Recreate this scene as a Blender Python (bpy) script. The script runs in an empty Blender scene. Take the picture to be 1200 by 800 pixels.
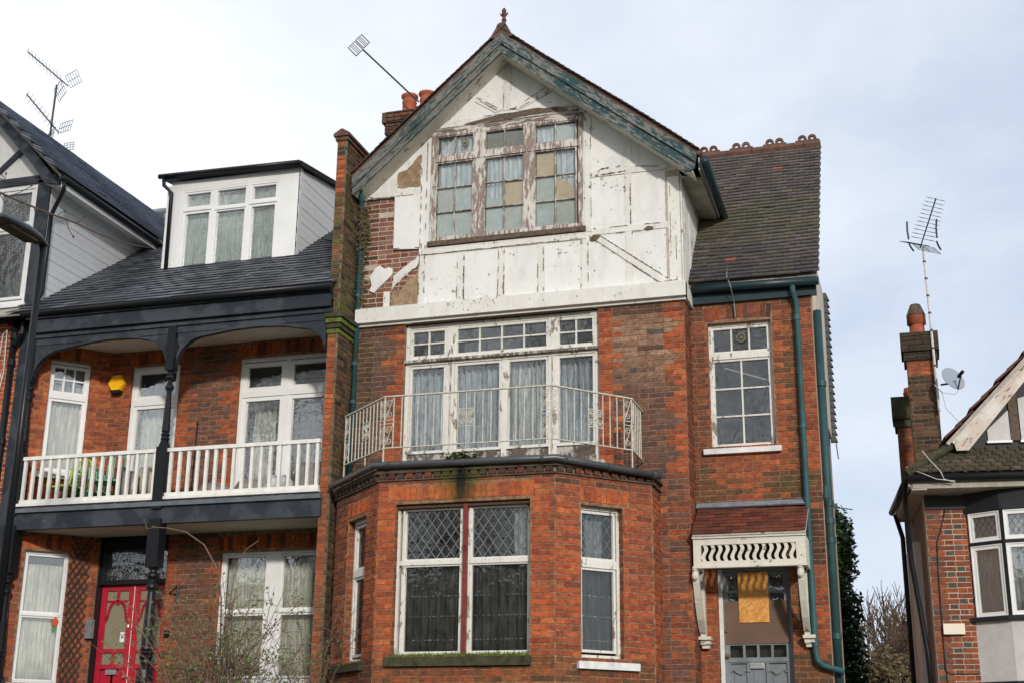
import bpy, math, random
from mathutils import Vector, Matrix
R=math.radians; rnd=random.Random(7); C=bpy.context.scene.collection
S=bpy.context.scene
# ---------------------------------------------------------------- camera
cam=bpy.data.cameras.new('camera'); co=bpy.data.objects.new('camera',cam); C.objects.link(co); S.camera=co
CAMR=Matrix(((0.9577822933771682,0.07766774549763897,0.2768046238820555),
             (0.2873423411242416,-0.28993101086409967,-0.9128934154306084),
             (0.009351870957846363,0.953890837700329,-0.30000802032771134)))
CAMP=Vector((0,0,1.6))
m4=CAMR.to_4x4(); m4.translation=CAMP; co.matrix_world=m4
cam.sensor_fit='HORIZONTAL'; cam.sensor_width=36; cam.lens=36*1604/1200; cam.clip_end=3000; cam.clip_start=.1
def proj(p):
    c=CAMR.transposed()@(Vector(p)-CAMP)
    if c.z>-.1: return None
    return 600-1604*c.x/c.z, 400+1604*c.y/c.z
# ---------------------------------------------------------------- sky, sun, exposure
SUN_EL,SUN_AZ=R(19),R(28)            # azimuth to the right of the facade normal, behind the camera
w=bpy.data.worlds.new('World'); S.world=w; w.use_nodes=True; nt=w.node_tree; nt.nodes.clear()
def N(nt,t,**k):
    n=nt.nodes.new(t)
    for a,b in k.items():
        if a.startswith('i_'):
            key=a[2:]; n.inputs[int(key) if key.isdigit() else key.replace('_',' ')].default_value=b
        else: setattr(n,a,b)
    return n
sky=N(nt,'ShaderNodeTexSky',sky_type='NISHITA',sun_disc=False); sky.sun_elevation=SUN_EL; sky.sun_rotation=math.pi-SUN_AZ
sky.air_density=1; sky.dust_density=1.5; sky.ozone_density=1
tc=N(nt,'ShaderNodeTexCoord'); mp=N(nt,'ShaderNodeMapping'); mp.inputs['Scale'].default_value=(1,1,2.2); mp.inputs['Location'].default_value=(.35,.2,0)
ns=N(nt,'ShaderNodeTexNoise',i_Scale=2.1,i_Detail=8.,i_Roughness=.56,i_Distortion=.25)
sep=N(nt,'ShaderNodeSeparateXYZ'); grad=N(nt,'ShaderNodeMapRange',i_1=-.58,i_2=.14,i_3=.26,i_4=-.26)
add=N(nt,'ShaderNodeMath',operation='ADD'); cr=N(nt,'ShaderNodeMapRange',i_1=.22,i_2=.75,i_3=.25,i_4=1.0)
cl=N(nt,'ShaderNodeMix',data_type='RGBA'); cl.inputs[7].default_value=(8.5,8.75,9.15,1)
hs=N(nt,'ShaderNodeMix',data_type='RGBA',i_0=.72); hs.inputs[7].default_value=(4.5,5.5,7.4,1)
nc=N(nt,'ShaderNodeMapRange',i_1=.30,i_2=.70,i_3=.26,i_4=.74); nt.links.new(ns.outputs[0],nc.inputs[0])
bg=N(nt,'ShaderNodeBackground',i_Strength=.1); out=N(nt,'ShaderNodeOutputWorld')
L=nt.links.new
L(tc.outputs['Generated'],mp.inputs[0]); L(mp.outputs[0],ns.inputs['Vector']); L(tc.outputs['Generated'],sep.inputs[0]); L(sep.outputs[0],grad.inputs[0])
L(nc.outputs[0],add.inputs[0]); L(grad.outputs[0],add.inputs[1]); L(add.outputs[0],cr.inputs[0])
L(sky.outputs[0],hs.inputs[6]); L(hs.outputs[2],cl.inputs[6]); L(cr.outputs[0],cl.inputs[0]); L(cl.outputs[2],bg.inputs[0]); L(bg.outputs[0],out.inputs[0])
sl=bpy.data.lights.new('sun','SUN'); sl.energy=2.1; sl.angle=R(3.5); sl.color=(1,.945,.87)
so=bpy.data.objects.new('sun',sl); C.objects.link(so)
sd=Vector((math.sin(SUN_AZ)*math.cos(SUN_EL),-math.cos(SUN_AZ)*math.cos(SUN_EL),math.sin(SUN_EL)))
so.rotation_euler=sd.to_track_quat('Z','Y').to_euler()
S.view_settings.view_transform='Standard'; S.view_settings.look='None'; S.view_settings.exposure=.27; S.view_settings.gamma=1; S.view_settings.use_curve_mapping=False
S.render.engine='CYCLES'; S.cycles.max_bounces=6; S.cycles.transparent_max_bounces=12; S.cycles.use_denoising=True
# ---------------------------------------------------------------- materials
def newmat(name):
    m=bpy.data.materials.new(name); m.use_nodes=True; t=m.node_tree; return m,t,t.nodes['Principled BSDF'],t.links.new
def pos(t,scale=(1,1,1),rot=(0,0,0)):
    g=N(t,'ShaderNodeNewGeometry'); o=g.outputs['Position']
    if any(rot): q=N(t,'ShaderNodeMapping'); q.inputs['Rotation'].default_value=rot; t.links.new(o,q.inputs[0]); o=q.outputs[0]
    p=N(t,'ShaderNodeMapping'); p.inputs['Scale'].default_value=scale; t.links.new(o,p.inputs[0]); return p.outputs[0]
def noise(t,vec,scale,detail=5.,rough=.6,dist=0.):
    n=N(t,'ShaderNodeTexNoise',i_Scale=scale,i_Detail=detail,i_Roughness=rough,i_Distortion=dist); t.links.new(vec,n.inputs['Vector']); return n.outputs[0]
def rng(t,v,a,b,c=0.,d=1.):
    n=N(t,'ShaderNodeMapRange',i_1=a,i_2=b,i_3=c,i_4=d); t.links.new(v,n.inputs[0]); return n.outputs[0]
def mix(t,f,a,b,bt='MIX'):
    n=N(t,'ShaderNodeMix',data_type='RGBA',blend_type=bt)
    for i,x in ((0,f),(6,a),(7,b)):
        if isinstance(x,(int,float)): n.inputs[i].default_value=x
        elif isinstance(x,tuple): n.inputs[i].default_value=(*x,1) if len(x)==3 else x
        else: t.links.new(x,n.inputs[i])
    return n.outputs[2]
def bump(t,b,h,st=.3,dist=.01):
    n=N(t,'ShaderNodeBump',i_Strength=st,i_Distance=dist); t.links.new(h,n.inputs['Height']); t.links.new(n.outputs[0],b.inputs['Normal'])
def plain(name,col,rough=.6,var=.25,scale=6.,bmp=.15,grime=.0,spec=.4,metal=0.,fine=60.):
    m,t,b,l=newmat(name); v=pos(t); a=noise(t,v,scale); f=noise(t,v,fine,3.)
    d=tuple(c*(1-var) for c in col); u=tuple(min(1,c*(1+var*.5)) for c in col)
    c=mix(t,rng(t,a,.3,.7),d,u)
    if grime:
        g=noise(t,pos(t,(3,3,.7)),2.2,7.,.7); c=mix(t,rng(t,g,.5,.78,0,grime),c,(.06,.055,.045))
    l(c,b.inputs['Base Color']); b.inputs['Roughness'].default_value=rough; b.inputs['Specular IOR Level'].default_value=spec; b.inputs['Metallic'].default_value=metal
    bump(t,b,f,bmp,.004); return m
def peel(name,paint,wood,lo=.5,hi=.56,stretch=(1,1,6),rot=(0,0,0),scale=9.,third=None,rough=.75,wood2=None):
    m,t,b,l=newmat(name); v=pos(t,stretch,rot); a=noise(t,v,scale,8.,.68); big=noise(t,pos(t),1.7,3.)
    f=N(t,'ShaderNodeMath',operation='ADD'); l(a,f.inputs[0]); l(rng(t,big,.3,.7,-.09,.09),f.inputs[1]); mk=rng(t,f.outputs[0],lo,hi)
    fine=noise(t,v,scale*5,4.); p=mix(t,rng(t,fine,.3,.7),tuple(c*.82 for c in paint),paint)
    if third: p=mix(t,rng(t,noise(t,pos(t),2.6,5.),.46,.54),p,third)
    wd=mix(t,rng(t,fine,.3,.7),tuple(c*.6 for c in wood),wood2 or wood)
    p=mix(t,rng(t,noise(t,pos(t,(2.2,2.2,.7)),2.4,8.,.72),.48,.76,0,.5),p,tuple(c*.55 for c in paint)); p=mix(t,rng(t,noise(t,pos(t),24.,6.,.75),.58,.75,0,.3),p,tuple(c*.5 for c in paint))
    l(mix(t,mk,p,wd),b.inputs['Base Color']); b.inputs['Roughness'].default_value=rough; b.inputs['Specular IOR Level'].default_value=.25
    inv=N(t,'ShaderNodeMath',operation='SUBTRACT',i_0=1.); l(mk,inv.inputs[1]); ad=N(t,'ShaderNodeMath',operation='MULTIPLY_ADD',i_1=.3); l(fine,ad.inputs[0]); l(inv.outputs[0],ad.inputs[2])
    bump(t,b,ad.outputs[0],.6,.006); return m
def piece_mats(name,rough=.85,mott=.35,grime=.25,bmp=.5,fscale=45.,moss=0.,spec=.25):
    out=[]
    for k in ('single','joined'):
        m,t,b,l=newmat(name+'_'+k)
        if k=='single': c=N(t,'ShaderNodeObjectInfo').outputs['Color']
        else: c=N(t,'ShaderNodeAttribute',attribute_name='col').outputs['Color']
        v=pos(t); a=noise(t,v,fscale,5.,.7)
        if name=='brick':
            c=mix(t,1.,c,mix(t,rng(t,noise(t,pos(t,(1,1,1.6)),13.,8.,.78,.4),.34,.66),(.42,.40,.38),(1.32,1.28,1.22)),'MULTIPLY')
            c=mix(t,rng(t,noise(t,v,60.,4.,.7),.56,.70,0,.55),c,(.05,.032,.025)); c=mix(t,rng(t,noise(t,v,2.6,6.,.7),.48,.70,0,.6),c,(.12,.058,.038)); c=mix(t,rng(t,noise(t,pos(t,(2,2,.5)),2.2,7.,.75),.54,.74,0,.6),c,(.045,.035,.028))
        else:
            c=mix(t,rng(t,a,.35,.72,0,mott),c,(.75,.75,.75),'MULTIPLY'); c=mix(t,rng(t,noise(t,v,fscale*.4,4.),.55,.75,0,mott),c,(.30,.27,.25),'MULTIPLY')
        c=mix(t,rng(t,noise(t,pos(t,(1,1,.6)),1.3,7.,.7),.48,.75,0,grime),c,(.07,.06,.05))
        if name=='brick':
            c=mix(t,rng(t,noise(t,pos(t,(1,1,2.)),17.,8.,.8),.56,.74,0,.55),c,(.40,.25,.16))
        if moss: c=mix(t,rng(t,noise(t,v,4.,8.,.75),.5,.62,0,moss),c,(.10,.11,.03))
        l(c,b.inputs['Base Color']); b.inputs['Roughness'].default_value=rough; b.inputs['Specular IOR Level'].default_value=spec
        bump(t,b,a,bmp,.006); out.append(m)
    return out
BRICK=piece_mats('brick',mott=.6,grime=.4,bmp=.8); TILE=piece_mats('clay_tile',moss=.25,grime=.35); SLATE=piece_mats('slate',rough=.42,mott=.2,grime=.12,bmp=.2,spec=.5)
def algae(t,c):
    # running stain below the broken gutter joint over the bay: black streak with green margins
    g=N(t,'ShaderNodeNewGeometry'); sp=N(t,'ShaderNodeSeparateXYZ'); l=t.links.new; l(g.outputs['Position'],sp.inputs[0])
    a=N(t,'ShaderNodeMath',operation='ADD',i_1=5.33); l(sp.outputs[0],a.inputs[0]); b=N(t,'ShaderNodeMath',operation='ABSOLUTE'); l(a.outputs[0],b.inputs[0])
    nz=noise(t,pos(t,(1,1,.35)),9.,5.); ad=N(t,'ShaderNodeMath',operation='MULTIPLY_ADD',i_1=.34); l(nz,ad.inputs[0]); l(b.outputs[0],ad.inputs[2])
    up=rng(t,sp.outputs[2],4.62,4.95); yy=rng(t,sp.outputs[1],15.65,15.75,1,0)
    def mul(x,y): n=N(t,'ShaderNodeMath',operation='MULTIPLY'); l(x,n.inputs[0]); l(y,n.inputs[1]); return n.outputs[0]
    m=mul(up,yy); c=mix(t,mul(m,rng(t,ad.outputs[0],.28,.62,.7,0)),c,(.075,.085,.018)); return mix(t,mul(m,rng(t,ad.outputs[0],.20,.33,.95,0)),c,(.012,.011,.009))
def add_algae(m):
    t=m.node_tree; b=t.nodes['Principled BSDF']; s_=b.inputs['Base Color'].links[0].from_socket; t.links.new(algae(t,s_),b.inputs['Base Color'])
M={}
for m_ in BRICK: add_algae(m_)
M['mortar']=plain('mortar',(.30,.175,.10),.95,.65,16,.6,grime=.5,fine=90)
M['mortar_light']=plain('pale_mortar',(.50,.43,.34),.95,.3,5,.6,grime=.3,fine=90)
M['mortar_dark']=plain('mossy_mortar',(.17,.15,.09),.95,.5,4,.6,grime=.5,fine=90)
add_algae(M['mortar'])
M['plaster']=peel('old_white_plaster',(.83,.825,.80),(.33,.25,.17),  .665,.70,(1,1,1),scale=15,third=(.75,.74,.71),wood2=(.42,.36,.28))
M['timber_white']=peel('cracked_white_timber',(.80,.785,.74),(.22,.175,.13),  .625,.66,(1.6,1,.8),scale=17,third=(.70,.68,.62))
M['rot']=peel('rotten_painted_timber',(.66,.62,.56),(.16,.125,.10),.44,.50,(.4,1,2.2),scale=12,wood2=(.24,.19,.16))
M['rotv']=peel('rotten_painted_window_timber',(.68,.64,.58),(.27,.205,.17),.47,.52,(2.0,1,.4),scale=14,wood2=(.36,.28,.24))
M['rotten']=plain('bare_rotten_timber',(.13,.095,.07),.9,.5,20,.8)
M['barge_l']=peel('weathered_teal_bargeboard_left',(.03,.065,.068),(.085,.085,.080),.45,.52,(.45,1,2.4),(0,R(42),0),17,third=(.055,.075,.065),wood2=(.28,.275,.25))
M['barge_r']=peel('weathered_teal_bargeboard',(.022,.072,.08),(.085,.085,.082),.47,.53,(.45,1,2.4),(0,R(-39),0),17,third=(.045,.075,.075),wood2=(.31,.31,.285))
M['barge_w']=peel('weathered_white_bargeboard',(.74,.70,.63),(.10,.07,.05),.58,.62,(.45,1,2.0),(0,R(45),0),11,third=(.60,.50,.42))
M['render_brown']=plain('exposed_brown_render',(.33,.23,.14),.95,.45,14,.9,fine=40)
M['white_old']=peel('old_white_window_paint',(.78,.76,.70),(.33,.27,.21),.585,.62,(1.4,1,.5),scale=10)
M['white_wood']=peel('bare_lower_door_timber',(.50,.47,.42),(.15,.115,.10),.45,.52,(1.6,1,.6),scale=9)
M['cream_wood']=peel('cream_canopy_paint',(.72,.69,.59),(.24,.19,.14),.62,.66,(.8,1,1),scale=10)
M['upvc']=plain('white_upvc',(.82,.82,.81),.35,.05,3,.02,grime=.06)
M['clad']=plain('white_cladding_board',(.70,.71,.72),.45,.06,3,.05,grime=.1)
M['rail_white']=plain('white_painted_rail',(.80,.78,.73),.5,.12,9,.1,grime=.22)
M['charcoal']=peel('charcoal_paint',(.030,.037,.048),(.16,.16,.155),.69,.72,(1,1,1),scale=14,third=(.052,.060,.072),rough=.5)
M['charcoal_edge']=plain('weathered_lead_edge',(.13,.145,.165),.5,.3,6,.2)
M['black']=peel('black_gloss_paint',(.013,.014,.017),(.09,.08,.075),.72,.75,(1,1,1),scale=22,rough=.33)
M['gutter']=plain('grey_black_gutter_plastic',(.065,.07,.075),.33,.3,5,.06,spec=.5)
M['gutter_teal']=plain('dark_teal_gutter',(.015,.035,.042),.4,.3,5,.1)
M['teal']=peel('teal_pipe_paint',(.035,.115,.13),(.10,.045,.025),.68,.72,(1,1,.5),scale=18,third=(.03,.085,.09),rough=.5)
M['teal2']=peel('green_teal_pipe_paint',(.033,.085,.088),(.09,.045,.03),.69,.73,(1,1,.5),scale=16,third=(.025,.06,.062),rough=.5)
M['ceil']=plain('cream_ceiling_board',(.62,.55,.46),.8,.12,3,.1)
M['soffit']=plain('grey_soffit_board',(.42,.38,.33),.8,.3,4,.2,grime=.4)
M['terracotta']=plain('terracotta',(.40,.105,.05),.8,.25,8,.3,grime=.25)
M['terra_dark']=plain('weathered_terracotta',(.135,.070,.050),.85,.4,8,.4,grime=.4)
M['cement']=plain('sooty_cement',(.11,.078,.055),.95,.5,8,.7,grime=.5)
add_algae(M['cement'])
M['lead']=plain('lead_flashing',(.22,.24,.27),.5,.35,8,.3)
M['stone']=plain('painted_stone_sill',(.56,.52,.44),.85,.3,8,.4,grime=.55)
M['stone_white']=plain('white_painted_sill',(.74,.73,.70),.6,.2,8,.2,grime=.3)
M['moss']=plain('moss',(.12,.16,.028),1,.6,12,1.,fine=50)
M['moss_dark']=plain('dark_mossy_stone',(.06,.06,.03),1,.6,9,1.,fine=50)
M['iron_white']=plain('rusting_white_iron',(.60,.57,.48),.6,.3,25,.3,grime=.35)
M['rust']=plain('rusty_iron',(.10,.05,.03),.8,.4,25,.3)
M['red_paint']=plain('red_brown_post_paint',(.22,.035,.025),.5,.4,10,.2)
M['red_door']=plain('crimson_door_paint',(.46,.012,.035),.35,.15,3,.04,spec=.5)
M['grey_door']=plain('grey_blue_door_paint',(.20,.225,.24),.5,.2,4,.12,grime=.4)
M['hardboard']=plain('brown_hardboard',(.145,.085,.055),.6,.25,3,.1)
M['brass']=plain('tarnished_brass',(.35,.24,.10),.4,.3,10,.1,metal=.8)
M['chrome']=plain('letter_plate_metal',(.6,.6,.58),.35,.1,10,.05,metal=.8)
M['dark']=plain('dark_interior',(.05,.048,.045),.9,.2,2,.05)
M['floor']=plain('deck_boards',(.12,.11,.10),.8,.3,5,.2)
M['alu']=plain('aerial_aluminium',(.36,.38,.40),.35,.2,10,.05,metal=.7)
M['aerial_dark']=plain('dark_aerial_plastic',(.03,.035,.04),.5,.2,10,.05)
M['mast_w']=plain('pale_mast_metal',(.62,.62,.60),.45,.2,10,.05)
M['dish']=plain('grey_dish_paint',(.30,.33,.39),.5,.1,10,.05)
M['yellow']=plain('yellow_alarm_plastic',(.95,.50,.01),.4,.08,4,.03)
M['lamp_case']=plain('dark_grey_lamp_housing',(.055,.062,.07),.4,.2,5,.06,spec=.5)
M['cream_plastic']=plain('cream_plastic',(.78,.72,.57),.5,.06,3,.03)
M['green_plastic']=plain('green_garden_chair_plastic',(.16,.40,.27),.45,.1,3,.03)
M['lime_plastic']=plain('lime_frame_plastic',(.35,.50,.08),.45,.1,3,.03)
M['bag']=plain('grey_plastic_sack',(.26,.235,.22),.35,.3,12,.5,fine=25)
M['cushion']=plain('beige_cushion_cloth',(.45,.40,.29),.9,.2,5,.2)
M['cardboard']=plain('orange_brown_card',(.86,.64,.38),.85,.12,5,.1)
M['paper_grey']=plain('grey_paper_sheet',(.74,.73,.67),.8,.1,5,.1)
M['paper_green']=plain('green_grey_plastic_sheet',(.74,.77,.74),.6,.15,6,.1)
M['paper_olive']=plain('olive_brown_sheet',(.22,.19,.12),.8,.25,6,.1)
M['render_flake']=plain('flaked_bare_timber',(.15,.11,.075),.95,.5,25,.6)
M['moss_tile']=plain('mossy_brown_tile',(.085,.07,.045),.95,.6,14,.8,fine=40)
M['side_brown']=plain('brown_side_wall_render',(.20,.15,.12),.95,.4,6,.6,grime=.4,fine=60)
M['cable']=plain('white_cable',(.66,.64,.60),.6,.1,9,.05)
M['cable_dark']=plain('dark_cable',(.025,.025,.025),.6,.1,9,.05)
M['trellis']=plain('dark_brown_trellis_wood',(.055,.033,.025),.8,.3,12,.2)
M['roughcast']=plain('white_roughcast',(.60,.58,.57),.9,.12,6,1.,fine=38)
M['blackwood']=plain('black_stained_timber',(.016,.017,.02),.6,.3,9,.2)
M['grass']=plain('grass',(.06,.085,.025),1,.4,3,1.)
M['asphalt']=plain('asphalt',(.05,.05,.052),.9,.2,5,.6)
M['paving']=plain('paving',(.26,.25,.23),.9,.2,3,.3)
M['bark']=plain('bark',(.075,.055,.04),.95,.35,15,.8)
M['twig']=plain('twig_bark',(.10,.065,.045),.9,.35,15,.3)
M['stem']=plain('reddish_brown_stem',(.19,.12,.085),.8,.35,15,.3)
M['leaf']=plain('green_leaf',(.13,.18,.045),.5,.45,9,.2)
M['ivy']=plain('dark_ivy_leaf',(.05,.10,.028),.4,.5,3,.2,spec=.5)
M['scrub']=plain('brown_winter_scrub',(.13,.095,.045),.9,.5,2,.4)
M['pink']=plain('pink_cream_side_render',(.50,.33,.27),.9,.2,5,.3,grime=.3)
M['cream_side']=plain('cream_side_board',(.58,.52,.42),.8,.2,5,.3,grime=.3)
M['toy']=plain('red_sun_catcher',(.6,.07,.02),.5,.1,5,.1); M['toy2']=plain('green_sun_catcher',(.05,.3,.08),.5,.1,5,.1)
M['black_lead']=plain('lead_cames',(.10,.10,.105),.5,.2,9,.1)
M['lead_light']=plain('pale_lead_cames',(.24,.25,.26),.5,.2,9,.1)
# osb
m,t,b,l=newmat('orange_chipboard'); v=N(t,'ShaderNodeTexVoronoi',i_Scale=17.); l(pos(t,(1,1,2.6),(0,.7,0)),v.inputs['Vector'])
l(mix(t,rng(t,noise(t,pos(t),30.,5.),.3,.7,0,.6),mix(t,v.outputs['Color'],(.60,.22,.03),(1.0,.56,.15)),(.42,.15,.02)),b.inputs['Base Color']); b.inputs['Roughness'].default_value=.5; M['osb']=m
def glassmat(name,base,tint,wav,rough=.02,dirt=.05,uni=0,dc=(.45,.46,.44)):
    m=bpy.data.materials.new(name); m.use_nodes=True; t=m.node_tree; t.nodes.clear(); l=t.links.new
    tr=N(t,'ShaderNodeBsdfTransparent'); tr.inputs[0].default_value=(*tint,1); gl=N(t,'ShaderNodeBsdfGlossy',i_Roughness=rough); df=N(t,'ShaderNodeBsdfDiffuse'); df.inputs[0].default_value=(*dc,1)
    fr=N(t,'ShaderNodeFresnel',i_IOR=1.5); a=N(t,'ShaderNodeMath',operation='ADD',i_1=base); l(fr.outputs[0],a.inputs[0])
    bp=N(t,'ShaderNodeBump',i_Strength=wav,i_Distance=.02); l(noise(t,pos(t),5.,3.),bp.inputs['Height']); l(bp.outputs[0],gl.inputs['Normal'])
    m1=N(t,'ShaderNodeMixShader'); l(a.outputs[0],m1.inputs[0]); l(tr.outputs[0],m1.inputs[1]); l(gl.outputs[0],m1.inputs[2])
    m2=N(t,'ShaderNodeMixShader'); l(rng(t,noise(t,pos(t),7.,6.,.7),.4,.75,dirt*.4+uni,dirt*2.5+uni),m2.inputs[0]); l(m1.outputs[0],m2.inputs[1]); l(df.outputs[0],m2.inputs[2])
    o=N(t,'ShaderNodeOutputMaterial'); l(m2.outputs[0],o.inputs[0]); return m
M['glass']=glassmat('window_glass',.13,(.95,.97,.97),.12)
M['glass_old']=glassmat('old_dusty_glass',.09,(.9,.93,.93),.30,.02,.03)
M['glass_bay']=glassmat('sooty_bay_glass',.02,(.8,.82,.8),.2,.03,.02)
M['glass_clear']=glassmat('modern_clear_glass',.20,(.95,.98,.97),.14)
M['glass_frost']=glassmat('obscured_door_glass',.05,(.6,.6,.5),.1,.25,.02,.30,(.62,.56,.38))
def curtainmat(name,c,rough=.9,lo=.42,dk=.5):
    m,t,b,l=newmat(name); f=noise(t,pos(t,(1,1,.15)),24.,4.)
    g=noise(t,pos(t,(1,1,.08)),9.,2.); k=mix(t,rng(t,f,.35,.62),tuple(x*lo for x in c),tuple(min(.92,x*1.12) for x in c)); l(mix(t,rng(t,g,.4,.65,0,dk),k,tuple(x*.3 for x in c)),b.inputs['Base Color']); b.inputs['Roughness'].default_value=rough; b.inputs['Specular IOR Level'].default_value=.1; return m  # stripes put fold shade and denser gathers into the cloth colour
M['cur_white']=curtainmat('white_net_curtain',(.80,.80,.78)); M['cur_blue']=curtainmat('bluish_white_curtain',(.80,.86,.92),lo=.72,dk=.12); M['cur_grey']=curtainmat('grey_net_curtain',(.125,.125,.115))
M['cur_cream']=curtainmat('cream_blind',(.84,.79,.66),lo=.66,dk=.25); M['cur_dull']=curtainmat('dull_grey_curtain',(.60,.62,.66),lo=.45,dk=.5)
M['blind']=curtainmat('pale_greenish_blind',(.70,.76,.72),lo=.85,dk=.1)
# ---------------------------------------------------------------- mesh helpers
BASE={}
def link(o,parent=None):
    C.objects.link(o)
    if parent is not None: o.parent=parent
    return o
def thing(name,label,cat,loc,group=None):
    o=bpy.data.objects.new(name,None); link(o); o.location=loc; o.empty_display_size=.2; o['label']=label; o['category']=cat
    if group: o['group']=group
    BASE[o]=Vector(loc); return o
def base(o): return BASE.get(o,Vector((0,0,0)))
class Fr:
    def __init__(s,o,u,z=0): s.o=Vector((o[0],o[1],z)); s.U=Vector((u[0],u[1],0)).normalized(); s.Nn=Vector((s.U.y,-s.U.x,0)); s.Z=Vector((0,0,1))
    def p(s,u,v,w=0): return s.o+s.U*u+s.Z*v+s.Nn*w
class MB:
    def __init__(s): s.v=[]; s.f=[]; s.c=[]
    def add(s,vs,fs,col=None):
        n=len(s.v); s.v+= [Vector(q) for q in vs]; s.f+=[tuple(n+i for i in f) for f in fs]; s.c+=[col]*len(fs); return s
    def hexa(s,P,col=None):   # 8 points: bottom 4 (ccw) then top 4
        return s.add(P,[(3,2,1,0),(4,5,6,7),(0,1,5,4),(1,2,6,5),(2,3,7,6),(3,0,4,7)],col)
    def box(s,fr,u0,u1,v0,v1,w0,w1):
        if u0>u1:u0,u1=u1,u0
        if v0>v1:v0,v1=v1,v0
        if w0>w1:w0,w1=w1,w0
        q=fr.p
        return s.hexa([q(u0,v0,w1),q(u1,v0,w1),q(u1,v0,w0),q(u0,v0,w0),q(u0,v1,w1),q(u1,v1,w1),q(u1,v1,w0),q(u0,v1,w0)])
    def prism(s,fr,pts,w0,w1):
        n=len(pts); a=[fr.p(u,v,max(w0,w1)) for u,v in pts]; b=[fr.p(u,v,min(w0,w1)) for u,v in pts]
        ar=sum(pts[i][0]*pts[(i+1)%n][1]-pts[(i+1)%n][0]*pts[i][1] for i in range(n))
        if ar<0: a.reverse(); b.reverse()
        return s.add(a+b,[tuple(range(n)),tuple(range(2*n-1,n-1,-1))]+[(i,n+i,n+(i+1)%n,(i+1)%n) for i in range(n)])
    def bar(s,fr,a,b,wd,w0,w1):   # straight bar in the plane of the frame
        a=Vector(a); b=Vector(b); d=(b-a).normalized(); n=Vector((-d.y,d.x))*wd/2
        return s.prism(fr,[tuple(a-n),tuple(b-n),tuple(b+n),tuple(a+n)],w0,w1)
    def tube(s,pts,r,n=6,caps=True):
        pts=[Vector(p) for p in pts]; k=len(pts); rr=r if isinstance(r,(list,tuple)) else [r]*k; o=len(s.v); up=None
        for i,p in enumerate(pts):
            d=(pts[min(i+1,k-1)]-pts[max(i-1,0)])
            d=d.normalized() if d.length>1e-9 else Vector((0,0,1))
            if up is None: up=Vector((0,0,1)) if abs(d.z)<.9 else Vector((1,0,0))
            x=d.cross(up); x=x.normalized() if x.length>1e-6 else d.orthogonal().normalized(); y=x.cross(d); up=y
            for j in range(n):
                a=2*math.pi*j/n; s.v.append(p+(x*math.cos(a)+y*math.sin(a))*rr[i])
        fs=[]
        for i in range(k-1):
            for j in range(n):
                j2=(j+1)%n; fs.append((o+i*n+j,o+i*n+j2,o+(i+1)*n+j2,o+(i+1)*n+j))
        if caps: fs.append(tuple(o+j for j in range(n-1,-1,-1))); fs.append(tuple(o+(k-1)*n+j for j in range(n)))
        s.f+=fs; s.c+=[None]*len(fs); return s
    def lathe(s,c,prof,n=14):    # prof: (radius, z)
        c=Vector(c); return s.tube([c+Vector((0,0,z)) for _,z in prof],[max(r,.001) for r,_ in prof],n) if False else s._lathe(c,prof,n)
    def _lathe(s,c,prof,n):
        o=len(s.v); fs=[]
        for r,z in prof:
            for j in range(n):
                a=2*math.pi*j/n; s.v.append(c+Vector((max(r,.001)*math.cos(a),max(r,.001)*math.sin(a),z)))
        for i in range(len(prof)-1):
            for j in range(n): fs.append((o+i*n+j,o+i*n+(j+1)%n,o+(i+1)*n+(j+1)%n,o+(i+1)*n+j))
        fs.append(tuple(o+j for j in range(n-1,-1,-1))); fs.append(tuple(o+(len(prof)-1)*n+j for j in range(n)))
        s.f+=fs; s.c+=[None]*len(fs); return s
    def build(s,name,mat,parent=None,kind=None,label=None,smooth=False,cat=None,group=None):
        b=base(parent) if parent is not None else Vector((0,0,0))
        me=bpy.data.meshes.new(name); me.from_pydata([tuple(v-b) for v in s.v],[],s.f); 
        if s.c and s.c[0] is not None:
            at=me.attributes.new('col','FLOAT_COLOR','FACE'); at.data.foreach_set('color',[x for c in s.c for x in (*c,1)])
        me.materials.append(M[mat] if isinstance(mat,str) else mat)
        if smooth: me.polygons.foreach_set('use_smooth',[True]*len(me.polygons))
        me.update(); o=bpy.data.objects.new(name,me); link(o,parent); BASE[o]=b
        if kind: o['kind']=kind
        if label: o['label']=label
        if cat: o['category']=cat
        if group: o['group']=group
        return o
# ---------------------------------------------------------------- separate pieces: bricks, tiles, slates
def template(kind):
    if kind=='brick':
        a,bx,bz,d=.5,.488,.44,.75
        v=[(-a,-a,0),(a,-a,0),(a,a,0),(-a,a,0),(-a,-a,d),(a,-a,d),(a,a,d),(-a,a,d),(-bx,-bz,1),(bx,-bz,1),(bx,bz,1),(-bx,bz,1)]
        f=[(0,1,5,4),(1,2,6,5),(2,3,7,6),(3,0,4,7),(4,5,9,8),(5,6,10,9),(6,7,11,10),(7,4,8,11),(8,9,10,11)]
    else:
        v=[(-.5,0,0),(.5,0,0),(.5,1,0),(-.5,1,0),(-.5,0,1),(.5,0,1),(.5,1,1),(-.5,1,1)]
        f=[(3,2,1,0),(4,5,6,7),(0,1,5,4),(1,2,6,5),(2,3,7,6),(3,0,4,7)]
    return v,f
TPL={k:template(k) for k in('brick','tile')}
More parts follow.
